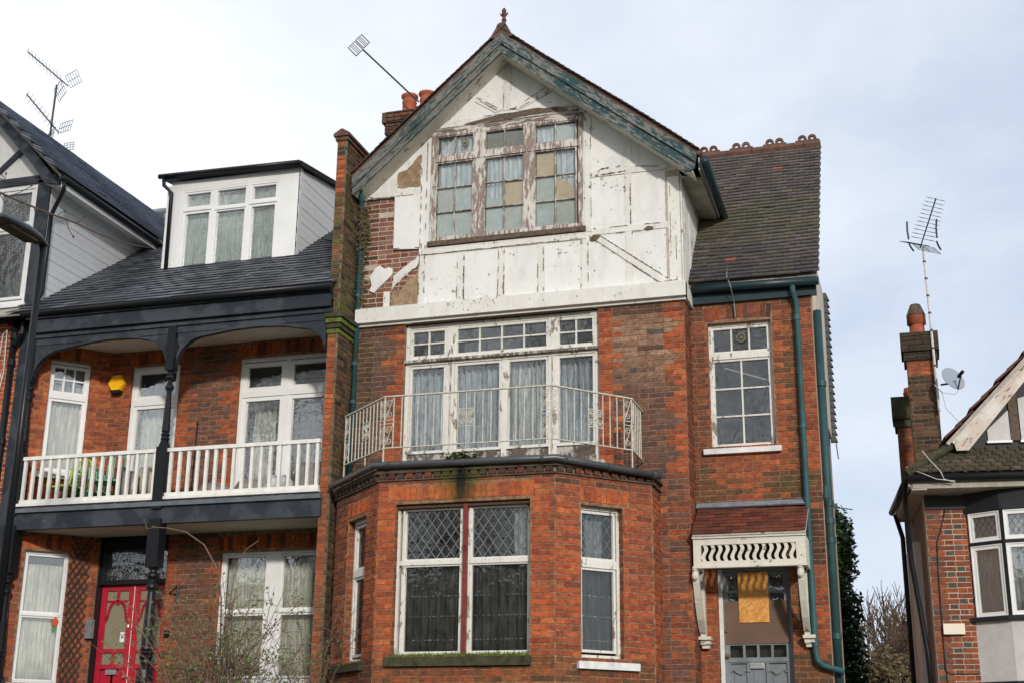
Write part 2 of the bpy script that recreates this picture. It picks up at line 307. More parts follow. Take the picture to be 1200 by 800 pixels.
def finish(parent,pieces,name,mats,kind,joined,limit=300,label=None):
    v,f=TPL[kind]; me=bpy.data.meshes.new(name)
    me.from_pydata(v,[],f); me.materials.append(mats[0])
    def size(pc):
        m=pc[0]; q=[proj(m@Vector(a)) for a in ((-.5,0 if kind=='tile' else -.5,1),(.5,0 if kind=='tile' else .5,1),(0,1 if kind=='tile' else .5,1),(0,0 if kind=='tile' else -.5,1))]
        if any(x is None or not(0<=x[0]<=1200 and 0<=x[1]<=800) for x in q): return 0
        n=(m.to_3x3()@Vector((0,0,1))); c=m.translation-CAMP
        if n.dot(c)>0: return 0
        return abs(q[1][0]-q[0][0])*(abs(q[2][1]-q[3][1])+1)*pc[2]
    order=sorted(range(len(pieces)),key=lambda i:-size(pieces[i])); b=base(parent); mb=MB(); k=0
    for r,i in enumerate(order):
        m,c,pr=pieces[i]
        if r<limit and size(pieces[i])>0:
            o=bpy.data.objects.new(name,me); link(o,parent); mm=m.copy(); mm.translation=mm.translation-b; o.matrix_basis=mm; o.color=(*c,1)
        else: mb.add([m@Vector(x) for x in v],f,c)
    if mb.v:
        o=mb.build(joined,mats[1],parent,kind='stuff')
def mat_axes(o,x,y,z):
    m=Matrix((x,y,z)).transposed().to_4x4(); m.translation=o; return m
RED=[(.54,.125,.038),(.58,.145,.042),(.47,.100,.034),(.58,.165,.055),(.41,.088,.036),(.52,.115,.038)]
DEEP=[(.25,.055,.030),(.20,.05,.032),(.30,.07,.035),(.16,.048,.036)]
BROWN=[(.165,.090,.058),(.13,.070,.048),(.19,.105,.066),(.11,.060,.045),(.21,.125,.082),(.145,.076,.05)]
PINK=[(.30,.165,.125),(.34,.19,.14),(.25,.12,.09),(.38,.22,.17)]
PURP=[(.10,.060,.060),(.13,.070,.062),(.085,.055,.055)]
GREY=[(.085,.085,.085),(.11,.10,.095)]
MOSS=[(.055,.055,.02),(.075,.07,.03),(.04,.038,.022),(.11,.085,.04)]
SOOT_SHADE=[(.045,.035,.028),(.065,.045,.032),(.035,.028,.024)]  # soot tones, also painted as shade below the canopy
def pick(l,j=.12):
    c=rnd.choice(l); k=1+rnd.uniform(-j,j); return tuple(x*k for x in c)
def blend(a,b,f): f=max(0,min(1,f)); return tuple(x*(1-f)+y*f for x,y in zip(a,b))
def redmix(p=1.6,m=.95): return blend(pick(RED,.06),pick(DEEP,.12),m*.85*rnd.random()**(p+.5))
def brownmix(p=1.0): return blend(blend(pick(BROWN,.12),pick(PURP,.12),rnd.random()),pick(PINK,.1),.35*rnd.random()**2)
CH=.072
def courses(fr,u0,u1,v0,v1,colf,ops=(),inside=None,L_=.228,H=.114,out=None,pr=1,ch=CH,proud=.006):
    out=[] if out is None else out; k=math.floor(v0/ch); z=k*ch
    while z<v1-.02:
        a=max(z,v0); b=min(z+ch,v1)
        if b-a>.02:
            zc=(a+b)/2; iv=[(u0,u1)]
            if inside:
                r=inside(zc); iv=[(max(u0,r[0]),min(u1,r[1]))] if r else []
            for (ou0,ou1,ov0,ov1) in ops:
                if ov0<zc<ov1:
                    ni=[]
                    for x,y in iv:
                        if ou1<=x or ou0>=y: ni.append((x,y)); continue
                        if ou0>x: ni.append((x,ou0))
                        if ou1<y: ni.append((ou1,y))
                    iv=ni
            per=L_+H; s=math.floor(u0/per)*per-per+(k%2)*(L_-H/2+ .0)*.75; hd=False
            while s<u1:
                ln=H if hd else L_
                for x,y in iv:
                    p,q=max(s,x),min(s+ln,y)
                    if q-p>.03:
                        uc=(p+q)/2; c=colf(uc,zc,hd,k)
                        if c is None: continue
                        w=proud+rnd.uniform(-.003,.003)+(.0 if rnd.random()>.05 else -.003); dz=rnd.uniform(-.0012,.0012)
                        ta=rnd.gauss(0,.006); X_=fr.U+Vector((0,0,ta)); Y_=Vector((0,0,1))-fr.U*ta; out.append((mat_axes(fr.p(uc,zc+dz,-.03),X_*(q-p-rnd.uniform(.006,.011)),Y_*(b-a-rnd.uniform(.0065,.0105)),fr.Nn*(.03+w)),c,pr))
                s+=ln; hd=not hd
        z+=ch; k+=1
    return out
def reveals(fr,op,depth,colf,out):
    n=fr.Nn
    for u,d in((op[0],-1),(op[1],1)):
        p=fr.p(u,0,0); J=Fr((p.x,p.y),(n.x*d,n.y*d)); a,b=(0,depth) if d<0 else (-depth,0)
        courses(J,a,b,op[2]+.01,op[3],colf,out=out,proud=.003,pr=.5)
def soldiers(fr,u0,u1,v0,h,colf,out,rise=0.,bw=.075,pr=1,splay=.0):
    n=max(1,round((u1-u0)/bw)); bw=(u1-u0)/n
    for i in range(n):
        uc=u0+bw*(i+.5); t=(uc-u0)/(u1-u0)*2-1; dv=rise*(1-t*t); c=colf(uc,v0,True,0)
        tilt=splay*t; X=(fr.U*math.cos(tilt)-Vector((0,0,1))*math.sin(tilt)); Y=(fr.U*math.sin(tilt)+Vector((0,0,1))*math.cos(tilt))
        out.append((mat_axes(fr.p(uc,v0+dv+h/2,-.03),X*(bw-.009),Y*(h-.01),fr.Nn*(.037+rnd.uniform(-.002,.002))),c,pr))
def slab(mb,fr,u0,u1,v0,v1,ops=(),th=.25,w=0.):
    us=sorted({u0,u1}|{min(max(x,u0),u1) for o in ops for x in o[:2]}); vs=sorted({v0,v1}|{min(max(x,v0),v1) for o in ops for x in o[2:]})
    solid=lambda i,j:0<=i<len(us)-1 and 0<=j<len(vs)-1 and not any(o[0]<(us[i]+us[i+1])/2<o[1] and o[2]<(vs[j]+vs[j+1])/2<o[3] for o in ops)
    q=fr.p; a,b=w,w-th
    for i in range(len(us)-1):
        for j in range(len(vs)-1):
            if not solid(i,j): continue
            x,X,y,Y=us[i],us[i+1],vs[j],vs[j+1]
            mb.add([q(x,y,a),q(X,y,a),q(X,Y,a),q(x,Y,a)],[(0,1,2,3)]); mb.add([q(x,y,b),q(x,Y,b),q(X,Y,b),q(X,y,b)],[(0,1,2,3)])
            if not solid(i-1,j): mb.add([q(x,y,a),q(x,Y,a),q(x,Y,b),q(x,y,b)],[(0,1,2,3)])
            if not solid(i+1,j): mb.add([q(X,y,a),q(X,y,b),q(X,Y,b),q(X,Y,a)],[(0,1,2,3)])
            if not solid(i,j-1): mb.add([q(x,y,a),q(x,y,b),q(X,y,b),q(X,y,a)],[(0,1,2,3)])
            if not solid(i,j+1): mb.add([q(x,Y,a),q(X,Y,a),q(X,Y,b),q(x,Y,b)],[(0,1,2,3)])
    return mb
# ---------------------------------------------------------------- windows, curtains, rooms
def window(H,fr,u0,u1,v0,v1,rec,mat,lights,fw=.05,dep=.08,mull=(),trans=(),sash=.032,bar=.016,glass='glass',sashmat=None,label=None,name='window',room=True,roomd=1.2):
    mb=MB(); a,b=-rec-dep,-rec; bx=lambda *q:mb.box(fr,*q)
    bx(u0,u0+fw,v0,v1,a,b); bx(u1-fw,u1,v0,v1,a,b); bx(u0+fw,u1-fw,v0,v0+fw,a,b-.001); bx(u0+fw,u1-fw,v1-fw,v1,a,b-.001)
    for ml in mull: bx(ml[0],ml[1],*(ml[2:4] if len(ml)>2 else (v0+fw,v1-fw)),a,b-.003)
    for tr in trans:
        y,Y=tr[:2]; x,X=(tr[2],tr[3]) if len(tr)>2 else (u0+fw,u1-fw); bx(x,X,y,Y,a,b+(.006 if len(tr)<5 else tr[4]))
    W=mb.build(name,mat,H,label=label)
    for li in lights:
        x,X,y,Y,nx,ny=li[:6]; sash_=sash; sash=li[6] if len(li)>6 else sash
        s=MB(); c,d=-rec-dep*.75,-rec-.012; s.box(fr,x,x+sash,y,Y,c,d); s.box(fr,X-sash,X,y,Y,c,d); s.box(fr,x+sash,X-sash,y,y+sash,c,d-.001); s.box(fr,x+sash,X-sash,Y-sash,Y,c,d-.001)
        s.build('sash',sashmat or mat,W); ix,iX,iy,iY=x+sash,X-sash,y+sash,Y-sash; g=MB()
        for i in range(1,nx): uc=ix+(iX-ix)*i/nx; g.box(fr,uc-bar/2,uc+bar/2,iy,iY,c+.006,d-.008)
        for j in range(1,ny): vc=iy+(iY-iy)*j/ny; g.box(fr,ix,iX,vc-bar/2,vc+bar/2,c+.007,d-.010)
        if g.v: g.build('glazing_bar',sashmat or mat,W)
        gw=(c+d)/2-.01
        for i in range(nx):
            for j in range(ny):
                p,P_=ix+(iX-ix)*i/nx,ix+(iX-ix)*(i+1)/nx; q_,Q=iy+(iY-iy)*j/ny,iy+(iY-iy)*(j+1)/ny; tl=rnd.uniform(-.0035,.0035); t2=rnd.uniform(-.003,.003)
                z=MB(); f=fr.p; e=.004
                z.hexa([f(p,q_,gw+tl),f(P_,q_,gw-tl),f(P_,q_,gw-tl-e),f(p,q_,gw+tl-e),f(p,Q,gw+tl+t2),f(P_,Q,gw-tl+t2),f(P_,Q,gw-tl+t2-e),f(p,Q,gw+tl+t2-e)])
                z.build('pane',glass,W)
        sash=sash_
    if room:
        z=MB(); f=fr.p; x,X,y,Y,a,b=u0-.08,u1+.08,v0-.2,v1+.1,-.27,-.27-roomd
        z.add([f(x,y,a),f(X,y,a),f(X,Y,a),f(x,Y,a),f(x,y,b),f(X,y,b),f(X,Y,b),f(x,Y,b)],[(4,5,6,7),(0,4,7,3),(1,2,6,5),(0,1,5,4),(3,7,6,2)]); z.build('room_interior','dark',H)
    return W
def leads(fr,u0,u1,v0,v1,w,parent,mat='lead_light',du=.125,dv=.175,r=.0030):
    mb=MB(); s=dv/du; 
    for sg in(1,-1):
        k=-60
        while k<60:
            # line v = sg*s*(u-u0)+k*2*dv/1
            c=v0+k*dv*1.0; pts=[]
            for u in(u0,u1):
                v=sg*s*(u-u0)+c
                if v0<=v<=v1: pts.append((u,v))
            for v in(v0,v1):
                u=(v-c)/(sg*s)+u0
                if u0<u<u1: pts.append((u,v))
            if len(pts)>=2: mb.bar(fr,pts[0],pts[1],r*2,w-.003,w+.004)
            k+=1
    return mb.build('lead_lattice',mat,parent,kind='stuff')
def curtain(fr,u0,u1,v0,v1,w,label,mat='cur_white',wl=.07,amp=.018,group=None,name='net_curtain',parts=None):
    o=Vector(fr.p((u0+u1)/2,v0,w)); n=max(8,int((u1-u0)/.012)); ph=rnd.uniform(0,6); mb=MB(); rows=6; pts=[]
    for j in range(rows+1):
        for i in range(n+1):
            u=u0+(u1-u0)*i/n; t=j/rows
            pts.append(fr.p(u+.006*math.sin(9*t+u*20),v0+(v1-v0)*t,w+amp*math.sin(u*2*math.pi/wl+ph+1.2*math.sin(u*7+ph)+.5*t)+amp*.4*math.sin(u*97)))
    mb.add(pts,[(j*(n+1)+i,j*(n+1)+i+1,(j+1)*(n+1)+i+1,(j+1)*(n+1)+i) for j in range(rows) for i in range(n)])
    me=mb.build(name,mat,None,label=label,smooth=True,cat='curtain',group=group)
    # thickness so that it is cloth, not a card
    sm=me.modifiers.new('cloth','SOLIDIFY'); sm.thickness=.003
    return me
c7=math.sqrt(.5)
# ---------------------------------------------------------------- the ground (below the frame), road and pavement
def sheet(name,mat,x0,x1,y0,y1,z0,z1=None):
    mb=MB(); f=Fr((0,0),(1,0)); z1=z1 if z1 is not None else z0-.3
    mb.add([(x0,y0,z0),(x1,y0,z0),(x1,y1,z0),(x0,y1,z0),(x0,y0,z1),(x1,y0,z1),(x1,y1,z1),(x0,y1,z1)],[(0,1,2,3),(4,7,6,5),(0,4,5,1),(1,5,6,2),(2,6,7,3),(3,7,4,0)])
    return mb.build(name,mat,None,kind='structure')
sheet('ground','grass',-400,400,-400,500,-.15,-1)
sheet('road','asphalt',-120,120,-4,4,-.12,-.5)
sheet('pavement','paving',-120,120,4,8,0,-.5); sheet('pavement','paving',-120,120,-7,-4,0,-.5)
sheet('garden_ground','grass',-60,60,12.5,70,1.9,-.5)
sheet('path','paving',-2.6,-1.5,12.6,17.2,1.92,1.8)
# ================================================================ MAIN HOUSE
HM=thing('derelict_house','tall derelict brick house with peeling white gable, bay window and broken upper panes','house',(-5,17,1.9))
FM=Fr((0,17),(1,0)); F0=(-7.46,-2.79)
wallp=MB(); bricks=[]
FOP=(-6.72,-3.95,5.2,7.6)                       # french window opening
slab(wallp,FM,-7.46,-2.79,1.9,7.62,[FOP,(-7.2,-3.25,1.9,5.1)])
def col_main(u,v,hd,k):
    t=.055 if (k//3)%2 else -.055
    red=(-6.72-.20+t<u<-6.72) or (-3.95<u<-3.95+.24+t) or u>-2.97+t*.8
    n=math.sin(u*7.3+v*3.1)+math.sin(v*5.7-u*2.2)
    if v<5.25:
        core=abs(u+3.05)<.15+t*.9
        if core and rnd.random()<.72: return blend(blend(brownmix(),pick(SOOT_SHADE),.3*rnd.random()),redmix(),rnd.random()*.3)
        c=blend(redmix(.8,1.0),(.15,.07,.045),.5*rnd.random())
        return blend(c,(.12,.07,.05),.45*rnd.random()**2)
    if v>7.42: return blend(redmix() if red else brownmix(),pick(SOOT_SHADE),rnd.uniform(.2,.7))
    if red: return redmix(2.0)
    if u<-7.22: return blend(brownmix(),pick(MOSS),rnd.uniform(.2,.8))
    if rnd.random()<.05: return pick(GREY+PURP)
    if u<-7 : 
        c=brownmix(); return blend(c,(.26,.19,.14),.35*max(0,n)*.5)
    k_=max(0,min(1,(v-6.3)/.5)); c=blend(brownmix(),(.40,.26,.175),k_*rnd.choice((.25,.6,.75,.85,.9))) if u>-3.9 else blend(brownmix(),(.20,.135,.10),.4*rnd.random())
    return blend(c,pick(DEEP),.35*rnd.random()**3)
courses(FM,-7.46,-2.79,1.95,7.60,col_main,[FOP,(-7.3,-3.17,1.9,5.12)],out=bricks)
FRt=Fr((-2.79,17),(0,1)); slab(wallp,FRt,.25,.5,1.9,7.6,th=.2)
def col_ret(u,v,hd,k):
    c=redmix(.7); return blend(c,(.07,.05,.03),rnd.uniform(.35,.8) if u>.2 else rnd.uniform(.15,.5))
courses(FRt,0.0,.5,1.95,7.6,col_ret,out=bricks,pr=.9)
# --- bay
BF=Fr((0,15.5),(1,0)); BR=Fr((-4.15,15.5),(1,1)); BL=Fr((-7.40,16.5),(1,-1)); BX=Fr((-3.17,16.48),(0,1))
BW=(-6.17,-4.455,2.9,4.72); RW=(.36,.95,2.88,4.67); LLn=math.sqrt(2); LW=(LLn-.97,LLn-.36,2.88,4.66)
def stain(c,u,v):
    # algae and soot below the leaking gutter joint
    d=abs(u+5.33); s=max(0,1-d/.16)*max(0,min(1,(v-4.6)/.25)); s2=max(0,1-d/.55)*max(0,min(1,(v-4.85)/.2))
    c=blend(c,(.018,.016,.012),min(.95,s*1.4)); c=blend(c,(.07,.075,.02),min(.75,s2*rnd.random()*1.4))
    if v<2.86: c=blend(c,(.07,.06,.03),rnd.uniform(.2,.8))
    if v>4.93: c=blend(c,pick(SOOT_SHADE+DEEP+PURP),rnd.uniform(.35,.95))
    return c
def col_bay(u,v,hd,k): return stain(redmix(1.8,.9),u,v)
def col_bayr(u,v,hd,k):
    p=max(0,(u-.95)/.45); c=blend(redmix(1.7,.9),pick(DEEP),.6*p); return stain(c,-3.9+u*.1,v)
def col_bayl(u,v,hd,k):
    c=redmix(.8); return stain(blend(c,(.09,.05,.035),rnd.uniform(0,.6)*(1.2 if u<.45 else .6)),-7,v)  # left cant: shade of this side put into darker brick colours
def col_arch(u,v,hd,k): return stain(pick(RED,.08),u,v)
for fr,a,b,op,cf in((BF,-6.40,-4.15,BW,col_bay),(BR,0,1.386,RW,col_bayr),(BL,0,LLn,LW,col_bayl)):
    slab(wallp,fr,a,b,1.9,5.19,[op],.22)
    ar=(op[0]-.10,op[1]+.05,op[3],op[3]+.235) if fr is BF else (op[0]-.03,op[1]+.07,op[3],op[3]+.245)
    courses(fr,a,b,1.95,5.03,cf,[op,ar],out=bricks)
    soldiers(fr,ar[0],ar[1],op[3]+.03,.20,col_arch,bricks,splay=.12,pr=1.2); reveals(fr,op,.10,col_bayl,bricks)
slab(wallp,BX,.0,.52,1.9,5.15,th=.2); courses(BX,0,.52,1.95,5.03,col_bayr,out=bricks)
WALL=wallp.build('wall','mortar',HM)
# bay corner moulding, dentils and flat roof
def baypath(off,z,dz=-.05):
    o=off; return [Vector((-7.44,16.54-o*1.41,z)),Vector((-6.40-o*.414,15.5-o,z)),Vector((-4.15+o*.414,15.5-o,z+dz*.3)),Vector((-3.17+o,16.48-o*.41,z+dz)),Vector((-3.17+o,16.98,z+dz))]
def baybelt(name,mat,off,z0,z1,th=.09,par=None):
    a=baypath(off,z0,0); b=baypath(off,z1,0); c=baypath(off-th,z0,0); d=baypath(off-th,z1,0); mb=MB()
    for i in range(len(a)-1): mb.hexa([a[i],a[i+1],c[i+1],c[i],b[i],b[i+1],d[i+1],d[i]])
    return mb.build(name,mat,par or HM)
baybelt('cornice','cement',.03,5.01,5.03,.2); cor=baybelt('cornice','cement',.05,5.10,5.14,.25)
den=[]
for fr,a,b in((BF,-6.40,-4.15),(BR,.0,1.386),(BL,0,LLn)):
    n=int((b-a)/.118)
    for i in range(n):
        u=a+(b-a)*(i+.5)/n; c=blend(pick(DEEP+PURP),pick(SOOT_SHADE),rnd.uniform(.3,.9)); 
        if abs(u+5.33)<.35 and fr is BF: c=pick(MOSS+SOOT_SHADE)
        den.append((mat_axes(fr.p(u,5.065,-.03),fr.U*.085,Vector((0,0,.066)),fr.Nn*.072),c,1))
finish(cor,den,'dentil',BRICK,'brick','dentil_rest')
mb=MB(); p=baypath(.03,5.142,0); q=baypath(.03,5.17,0); mb.add(p+q,[tuple(range(4,-1,-1)),tuple(range(5,10))]+[(i,i+1,i+6,i+5) for i in range(4)]); mb.build('balcony_floor','cement',HM)
# bay gutter
def collars(x,y,zs,r,h,mat,par):
    for z in zs: m=MB(); m.tube([(x,y,z),(x,y,z+h)],r,12); m.build('pipe_collar',mat,par)
def mitre(pts,r,name,mat,par,n=8,joints=True,jr=1.25,jm=None):
    mb=MB(); mb.tube(pts,r,n); o=mb.build(name,mat,par,smooth=True); 
    return o
gp=baypath(.095,5.20,-.08)[:4]; gp[0]+=Vector((-.0,-.04,-.02)); gp[3]+=Vector((.02,.02,-.01))
G=mitre(gp,.043,'gutter','gutter',HM,10)
mb=MB()
for a,b in zip(gp,gp[1:]):
    for t in (.08,.5,.93):
        d=(b-a).normalized(); c=a.lerp(b,t); mb=MB(); mb.tube([c-d*.02,c+d*.02],.049,10); mb.build('gutter_joint','gutter',G)
# --- bay windows
W=window(HM,BF,*BW,.10,'white_old',[(-6.075,-5.345,4.04,4.67,1,1),(-5.225,-4.495,4.04,4.67,1,1),(-6.075,-5.345,2.94,3.985,1,1),(-5.225,-4.495,2.94,3.985,1,1)],fw=.035,mull=[(-6.105,-6.075),(-5.345,-5.225)],trans=[(3.985,4.04)],glass='glass_bay',sash=.020,room=False,label='wide double bay window with leaded upper lights')
leads(BF,-6.055,-5.365,4.06,4.65,-.145,W); leads(BF,-5.205,-4.515,4.06,4.65,-.145,W)
mb=MB(); mb.box(BF,-5.305,-5.255,2.88,4.72,-.10,-.045); mb.tube([BF.p(-5.28,4.12,-.05),BF.p(-5.25,4.17,-.02),BF.p(-5.28,4.21,-.02),BF.p(-5.31,4.17,-.02),BF.p(-5.28,4.12,-.04)],.006); mb.build('drainpipe','red_paint',HM,label='red brown post and head strip in the middle of the bay window')
W=window(HM,BR,*RW,.09,'white_old',[(.40,.90,4.03,4.62,1,1),(.40,.90,2.95,3.94,1,1)],fw=.04,trans=[(3.94,4.03)],glass='glass_bay',room=False,sash=.03)
leads(BR,.43,.87,4.06,4.59,-.14,W)
W=window(HM,BL,*LW,.09,'white_old',[(LW[0]+.04,LW[1]-.04,4.03,4.6,1,1),(LW[0]+.04,LW[1]-.04,2.95,3.94,1,1)],fw=.04,trans=[(3.94,4.03)],glass='glass_bay',room=False,sash=.03)
leads(BL,LW[0]+.07,LW[1]-.07,4.06,4.57,-.14,W)
mb=MB(); mb.add([BF.p(-7.0,1.9,-2.2),BF.p(-3.5,1.9,-2.2),BF.p(-3.5,5.1,-2.2),BF.p(-7.0,5.1,-2.2)],[(0,1,2,3)]); mb.box(BF,-7.1,-3.4,1.9,1.95,-4,-.25); mb.box(BF,-7.1,-3.4,5.02,5.1,-4,-1.6); mb.build('room_interior','dark',HM)
def dots(fr,u0,u1,rows,w,par):
    mb=MB()
    for v in rows:
        u=u0
        while u<u1:
            s=rnd.uniform(.007,.012)
            if rnd.random()<.8: mb.box(fr,u,u+s*1.6,v-s/2,v+s/2,w,w+.003)
            u+=rnd.uniform(.02,.05)
    mb.build('embroidered_trim','cur_white',par,kind='stuff')
for fr,u0,u1,lab in((BF,-6.1,-5.36,'grey net curtain behind the left half of the wide bay window'),(BF,-5.21,-4.48,'grey net curtain behind the right half of the wide bay window'),(BR,.37,.94,'grey net curtain in the narrow right side window of the bay'),(BL,LW[0],LW[1],'dim net curtain in the narrow left side window of the bay')):
    cu=curtain(fr,u0,u1,2.93,3.97,-.235,lab,'cur_grey',.10,.030); dots(fr,u0+.02,u1-.02,(3.62,3.38,3.10),-.203,cu)
curtain(BF,-4.72,-4.55,4.0,4.7,-.25,'narrow dull curtain strip in the right leaded light of the bay','cur_dull',.06,.02); curtain(BR,.56,.8,4.0,4.66,-.25,'dull curtain in the leaded light of the narrow right side window','cur_dull',.07,.02)
mb=MB(); mb.box(BF,-6.17,-4.46,4.675,4.72,-.10,-.05); mb.build('head_board','rust',HM)
# sills
mb=MB(); mb.box(BF,-6.24,-4.43,2.78,2.885,-.12,.06); s_=mb.build('sill','moss_dark',HM,label='crumbling moss covered sill under the bay window')
mb=MB()
for i in range(1800):
    u=rnd.uniform(-6.2,-4.45); h=rnd.uniform(.015,.05)*(1.4 if rnd.random()<.2 else 1); wv=rnd.uniform(-.10,.055); a=rnd.uniform(0,6.3); s=rnd.uniform(.008,.018); b=BF.p(u,2.884,wv)
    d=Vector((math.cos(a),math.sin(a),0))*s; mb.add([b-d,b+d,b+Vector((rnd.uniform(-.01,.01),rnd.uniform(-.01,.01),h))],[(0,1,2)])
mb.build('moss','moss',s_,kind='stuff')
mb=MB(); mb.box(BR,.29,1.13,2.75,2.835,-.10,.06); mb.build('sill','stone_white',HM,label='chipped white sill of the right side bay window')
mb=MB(); mb.box(BL,.25,1.12,2.76,2.85,-.10,.06); mb.build('sill','moss_dark',HM)
# --- french window and balcony
FW=window(HM,FM,-6.715,-3.955,5.42,7.545,.06,'white_old',
 [(-6.655,-6.115,7.07,7.49,2,2),(-6.0,-4.655,7.07,7.49,4,2),(-4.545,-4.01,7.07,7.49,2,2),
  (-6.655,-6.115,5.72,6.965,1,1),(-5.995,-5.315,5.72,6.965,1,1),(-5.245,-4.655,5.72,6.965,1,1),(-4.545,-4.01,5.72,6.965,1,1)],
 fw=.055,mull=[(-6.115,-6.0),(-5.315,-5.245,5.475,6.965),(-4.655,-4.545)],trans=[(6.965,7.07)],sash=.038,bar=.02,glass='glass_old',label='wide balcony window with a row of small upper panes and double doors')
mb=MB(); mb.box(FM,-6.74,-3.93,7.0,7.035,-.06,.0); mb.build('transom_ledge','white_wood',FW)
for u0,u1 in((-6.655,-6.115),(-5.995,-5.315),(-5.245,-4.655),(-4.545,-4.01)):
    mb=MB(); mb.box(FM,u0,u1,5.43,5.70,-.13,-.085); mb.box(FM,u0+.06,u1-.06,5.49,5.64,-.085,-.075); mb.build('door_panel','white_wood',FW)
mb=MB(); mb.box(FM,-6.055,-6.035,5.45,7.0,-.055,-.045); mb.build('split_timber','rotv',FW); mb=MB(); mb.box(FM,-4.607,-4.593,5.45,7.0,-.055,-.045); mb.build('split_timber','rotv',FW)
mb=MB(); mb.box(FM,-6.80,-6.02,5.40,5.46,-.06,.12); mb.build('sill','stone',HM,label='pale balcony sill left of the doors'); mb=MB(); mb.box(FM,-4.68,-3.86,5.40,5.46,-.06,.12); mb.build('sill','stone',HM,label='pale balcony sill right of the doors')
for u0,u1,lab,m_ in((-6.66,-6.12,'leftmost net curtain behind the balcony window','cur_dull'),(-6.0,-5.3,'net curtain behind the left balcony door','cur_dull'),(-5.25,-4.65,'net curtain behind the right balcony door','cur_white'),(-4.55,-4.0,'rightmost net curtain behind the balcony window','cur_dull')):
    curtain(FM,u0,u1,5.6,6.97,-.22,lab,m_,.085,.032)
# pot on window inside is not built; railing
RL=MB(); ZT,ZB=6.08,5.42
rp=[Vector((-7.20,16.22,0)),Vector((-6.33,15.43,0)),Vector((-4.18,15.43,0)),Vector((-3.37,16.30,0)),Vector((-3.37,16.96,0))]
at_=lambda v,z:Vector((v.x,v.y,z))
for a,b in zip(rp,rp[1:]):
    fr=Fr((a.x,a.y),(b.x-a.x,b.y-a.y)); ln=(b-a).length; RL.box(fr,-.01,ln+.01,ZT-.008,ZT+.008,-.016,.016); RL.box(fr,-.0,ln,ZB-.006,ZB+.006,-.012,.012)
for v in rp[:4]: RL.box(Fr((v.x,v.y),(1,0)),-.008,.008,5.17,ZT,-.008,.008)
RA=RL.build('balcony_railing','iron_white',HM,label='rusting white wrought iron balcony railing with scrollwork')
def spiral(fr,cu,cv,r,a0,turns,sgn,n=22):
    return [fr.p(cu+sgn*(r*(1-.8*i/n))*math.cos(a0+turns*2*math.pi*i/n),cv+(r*(1-.8*i/n))*math.sin(a0+turns*2*math.pi*i/n),0) for i in range(n+1)]
def scrollpanel(fr,u0,wd):
    mb=MB(); mb.box(fr,u0+wd-.006,u0+wd+.006,ZB,ZT,-.006,.006); hz=(ZT-ZB)
    for k in range(2):
        for j,(zc,s) in enumerate(((.09,1),(.24,-1))):
            z=ZB+zc+k*.34
            mb.tube(spiral(fr,u0+wd/2,z,wd*.40,-math.pi/2 if j else math.pi/2,1.6,s),.0048,4)
        mb.tube([fr.p(u0+wd*.1,ZB+.03+k*.34),fr.p(u0+wd*.5,ZB+.165+k*.34),fr.p(u0+wd*.9,ZB+.30+k*.34)],.0045,4)
    for z in(ZB+.31,ZB+.36): mb.box(fr,u0,u0+wd,z-.004,z+.004,-.005,.005)
    mb.build('scroll_panel','iron_white',RA)
def squarepanel(fr,u0,u1,z0,z1):
    mb=MB(); uc=(u0+u1)/2; zc=(z0+z1)/2
    for z in(z0,z1): mb.box(fr,u0,u1,z-.005,z+.005,-.006,.006)
    r=(u1-u0)/4
    for sx in(-1,1):
        for sz in(-1,1):
            mb.tube(spiral(fr,uc+sx*r*.98,zc+sz*r*.98,r*.85,0,1.5,sx),.006,4); mb.tube([fr.p(uc,zc),fr.p(uc+sx*r*1.9,zc+sz*r*1.9)],.0055,4)
    mb.lathe(fr.p(uc,zc-.012),[(.012,0),(.016,.012),(.012,.024)],8); mb.box(fr,uc-.1*r,uc+.1*r,z0,z1,-.003,.003)
    mb.build('square_panel','iron_white',RA)
def railrun(i,cfg):
    a,b=rp[i],rp[i+1]; fr=Fr((a.x,a.y),(b.x-a.x,b.y-a.y)); ln=(b-a).length; s0,s1=cfg
    u=0
    if s0: scrollpanel(fr,0,.12); u=.12
    e=ln
    if s1: scrollpanel(fr,ln-.12,.12); e=ln-.12; RA_b(fr,ln-.12)
    n=max(2,round((e-u)/.108)); xs=[u+(e-u)*k/n for k in range(1,n)]
    m=len(xs)//2; sq=None
    if len(xs)>4 and i<3:
        x0,x1=xs[m-1],xs[m+1]; z0,z1=ZB+.22,ZB+.44; squarepanel(fr,x0,x1,z0,z1); sq=m
    for k,x in enumerate(xs):
        mb=MB()
        if k==sq: mb.box(fr,x-.0055,x+.0055,z1,ZT,-.0055,.0055); mb.box(fr,x-.0055,x+.0055,ZB-.12,z0,-.0055,.0055)
        else: mb.box(fr,x-.0055,x+.0055,ZB,ZT,-.0055,.0055)
        mb.build('baluster','iron_white',RA)
def RA_b(fr,u):
    mb=MB(); mb.box(fr,u-.0055,u+.0055,ZB,ZT,-.0055,.0055); mb.build('baluster','iron_white',RA)
railrun(0,(1,1)); railrun(1,(1,1)); railrun(2,(1,1)); railrun(3,(1,0))
